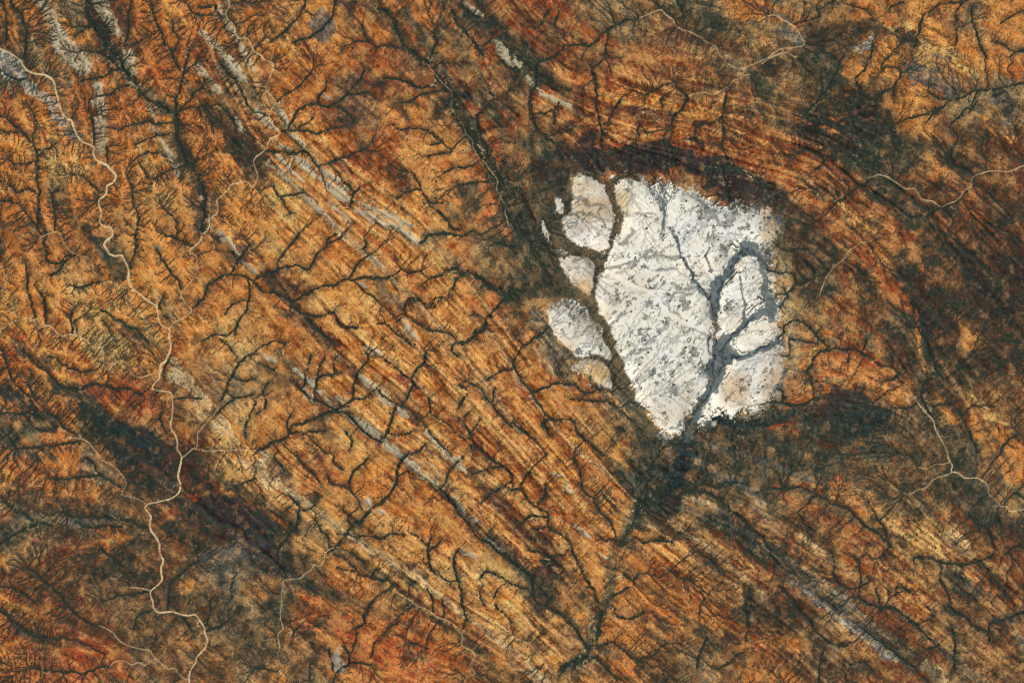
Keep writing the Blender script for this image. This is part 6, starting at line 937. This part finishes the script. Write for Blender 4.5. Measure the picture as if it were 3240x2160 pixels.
dens = np.maximum.reduce([RILLR * .15 * (1 - pan_in), CREEKR * .45, BANK * .13 * n20, FLOOD * .12 * n20])
dark = smooth(.16 - bright, .0, .12)
dens = np.maximum(dens, (.008 + .05 * dark * smooth(norm01(fbm(PX, PY, 24, 4, 91)), .3, .8)) * (1 - pan_in))
dens = np.maximum(dens, .10 * PANDK * (1 - WET_))
dens = np.maximum(dens, .10 * OLIVE)
dens = np.maximum(dens, .012 * pan_in)
dens *= (1 - np.clip(SAND * 1.6, 0, 1)) * (1 - .9 * WET_) * (1 - .7 * RIDGE_)
dens[:, 0] = dens[:, -1] = 0
pick = np.nonzero((rng.random((NY, NX)) < dens).ravel())[0]
print('clumps', len(pick))
px = PX.ravel()[pick] + rng.uniform(-1.5, 1.5, len(pick)); py = PY.ravel()[pick] + rng.uniform(-1.5, 1.5, len(pick))
big = np.maximum(CREEK, .6 * BANK).ravel()[pick]
size = (.9 + 1.1 * rng.random(len(pick)) ** 2 + 1.6 * big * rng.random(len(pick))) * M
size *= np.where(pan_in.ravel()[pick] > .5, .9, 1)
rr = np.clip(((py + MARG) / DC).astype(int), 0, dny - 1); rc_ = np.clip(((px + MARG) / DC).astype(int), 0, dnx - 1)
belong = root[rr, rc_].copy()
lone = dens.ravel()[pick] < .07
sheet = np.clip((px // 810).astype(int), 0, 3) + 4 * np.clip((py // 720).astype(int), 0, 2)
belong = np.where(belong >= 100, 100 + sheet, belong)
belong = np.where(lone, 200, belong)
belong = np.where(pan_in.ravel()[pick] > .5, 201, belong)
ang = np.arange(6) / 6 * 2 * np.pi
def clump_mesh(name, sel, mat):
    n = len(sel)
    a = ang[None] + rng.uniform(0, 6.3, n)[:, None]
    r = size[sel][:, None] * rng.uniform(.6, 1.35, (n, 6))
    X0 = (px[sel] - W / 2) * M; Y0 = (H / 2 - py[sel]) * M; Z0 = VERT[pick[sel], 2]
    ring = np.stack([X0[:, None] + r * np.cos(a), Y0[:, None] + r * np.sin(a), np.repeat((Z0 - 5)[:, None], 6, 1)], -1)
    top = np.stack([X0 + rng.normal(0, 4, n), Y0 + rng.normal(0, 4, n), Z0 + size[sel] * .28 + 3], -1)[:, None]
    v = np.concatenate([ring, top], 1).reshape(-1, 3)
    base = (np.arange(n) * 7)[:, None, None]
    t = np.array([[k, (k + 1) % 6, 6] for k in range(6)])[None]
    return mesh_object(name, v, (base + t).reshape(-1, 3), mat, smooth_=False)
WHERE = ['upper left corner', 'top middle left', 'top middle right, above the white pan', 'upper right corner', 'left side', 'centre left', 'ground around the white pan', 'right side', 'lower left corner', 'bottom middle left', 'bottom middle right', 'lower right corner']
belong = np.where(belong == 99, 100 + sheet, belong)
for b in np.unique(belong):
    sel = np.nonzero(belong == b)[0]
    if b < 100: o = tag(clump_mesh('riverside_scrub', sel, LEAF), 'dark scrub lining the ' + RIVERS[b][0][1], 'scrub', 'stuff', 'scrub belts')
    elif b < 200: o = tag(clump_mesh('gully_scrub', sel, LEAF), 'dark scrub in the branching gullies of the ' + WHERE[b - 100], 'scrub', 'stuff', 'scrub belts')
    elif b == 200: o = tag(clump_mesh('plain_scrub', sel, LEAF), 'dark specks of scrub scattered over the open plain', 'scrub', 'stuff')
    else: o = tag(clump_mesh('pan_scrub', sel, LEAF2), 'small dark scrub speckling the white clay pan', 'scrub', 'stuff')

# ------------------------------------------------------------------ larger thickets, one by one
def thicket_mesh(seed, mat):
    r = np.random.default_rng(seed); v = []; f = []
    for k in range(16):
        a = r.uniform(0, 6.28); d = 62 * math.sqrt(r.random()); rad = r.uniform(16, 30); n = 7
        cx, cy = d * math.cos(a), d * math.sin(a); h = r.uniform(9, 17); b0 = len(v)
        for j in range(n):
            t = j / n * 6.2832; q = rad * r.uniform(.75, 1.2)
            v.append((cx + q * math.cos(t), cy + q * math.sin(t), -8))
        for j in range(n):
            t = j / n * 6.2832; q = rad * r.uniform(.5, .75)
            v.append((cx + q * math.cos(t), cy + q * math.sin(t), h * r.uniform(.6, .9)))
        v.append((cx + r.uniform(-3, 3), cy + r.uniform(-3, 3), h))
        for j in range(n):
            j2 = (j + 1) % n
            f += [(b0 + j, b0 + j2, b0 + n + j2), (b0 + j, b0 + n + j2, b0 + n + j), (b0 + n + j, b0 + n + j2, b0 + 2 * n)]
    me = bpy.data.meshes.new('scrub_thicket'); me.from_pydata(v, [], f); me.update(); me.materials.append(mat)
    return me
TM = [thicket_mesh(400 + k, LEAF) for k in range(6)]
TMP = [thicket_mesh(420 + k, LEAF2) for k in range(6)]
def scatter(score, count, gap, label, group, seed, TM):
    r = np.random.default_rng(seed)
    cand = np.nonzero((score * r.random(score.shape) > .45).ravel())[0]
    r.shuffle(cand)
    done = []
    for c in cand:
        x = PX.ravel()[c]; y = PY.ravel()[c]
        if not (12 < x < W - 12 and 12 < y < H - 12): continue
        if any((x - a) ** 2 + (y - b) ** 2 < gap * gap for a, b in done): continue
        done.append((x, y))
        o = bpy.data.objects.new('scrub_thicket', TM[len(done) % 6]); sc.collection.objects.link(o)
        s = r.uniform(.5, 1.0)
        o.location = ((x - W / 2) * M, (H / 2 - y) * M, float(VERT[c, 2])); o.rotation_euler = (0, 0, r.uniform(0, 6.28)); o.scale = (s, s * r.uniform(.7, 1), s)
        tag(o, label(x, y), 'thicket', None, group)
        if len(done) >= count: break
ISLE = ['rounded upper left island', 'tiny upper left island', 'thin sliver on the left edge', 'wedge shaped left island', 'upper middle lobe', 'large middle island', 'tall right island', 'slanting right island', 'small right island', 'lower right island', 'long lower left island', 'lowest left island']
def pan_label(x, y):
    for i, p in enumerate(ISLANDS):
        ins = False
        for (ax, ay), (bx, by) in zip(p, p[1:] + p[:1]):
            if (ay > y) != (by > y) and x < (bx - ax) * (y - ay) / (by - ay) + ax: ins = not ins
        if ins: return 'dark thicket of scrub on the %s of the white pan' % ISLE[i]
    return 'dark thicket of scrub on the ragged fringe of the white pan'
def plain_label(x, y): return 'dark thicket of scrub on the plain in the ' + SHEET[int(min(x // 810, 3)) + 4 * int(min(y // 720, 2))]
scatter(pan_in * smooth(MOTTLE, .3, .8) * (1 - WHITE), 110, 20, pan_label, 'thickets on the white pan', 5, TMP)
scatter(smooth(n20, .6, .9) * (1 - pan_in) * np.clip(.4 + FLOOD, 0, 1) * (1 - SCRUB) * (1 - SAND), 150, 34, plain_label, 'thickets on the plain', 6, TM)
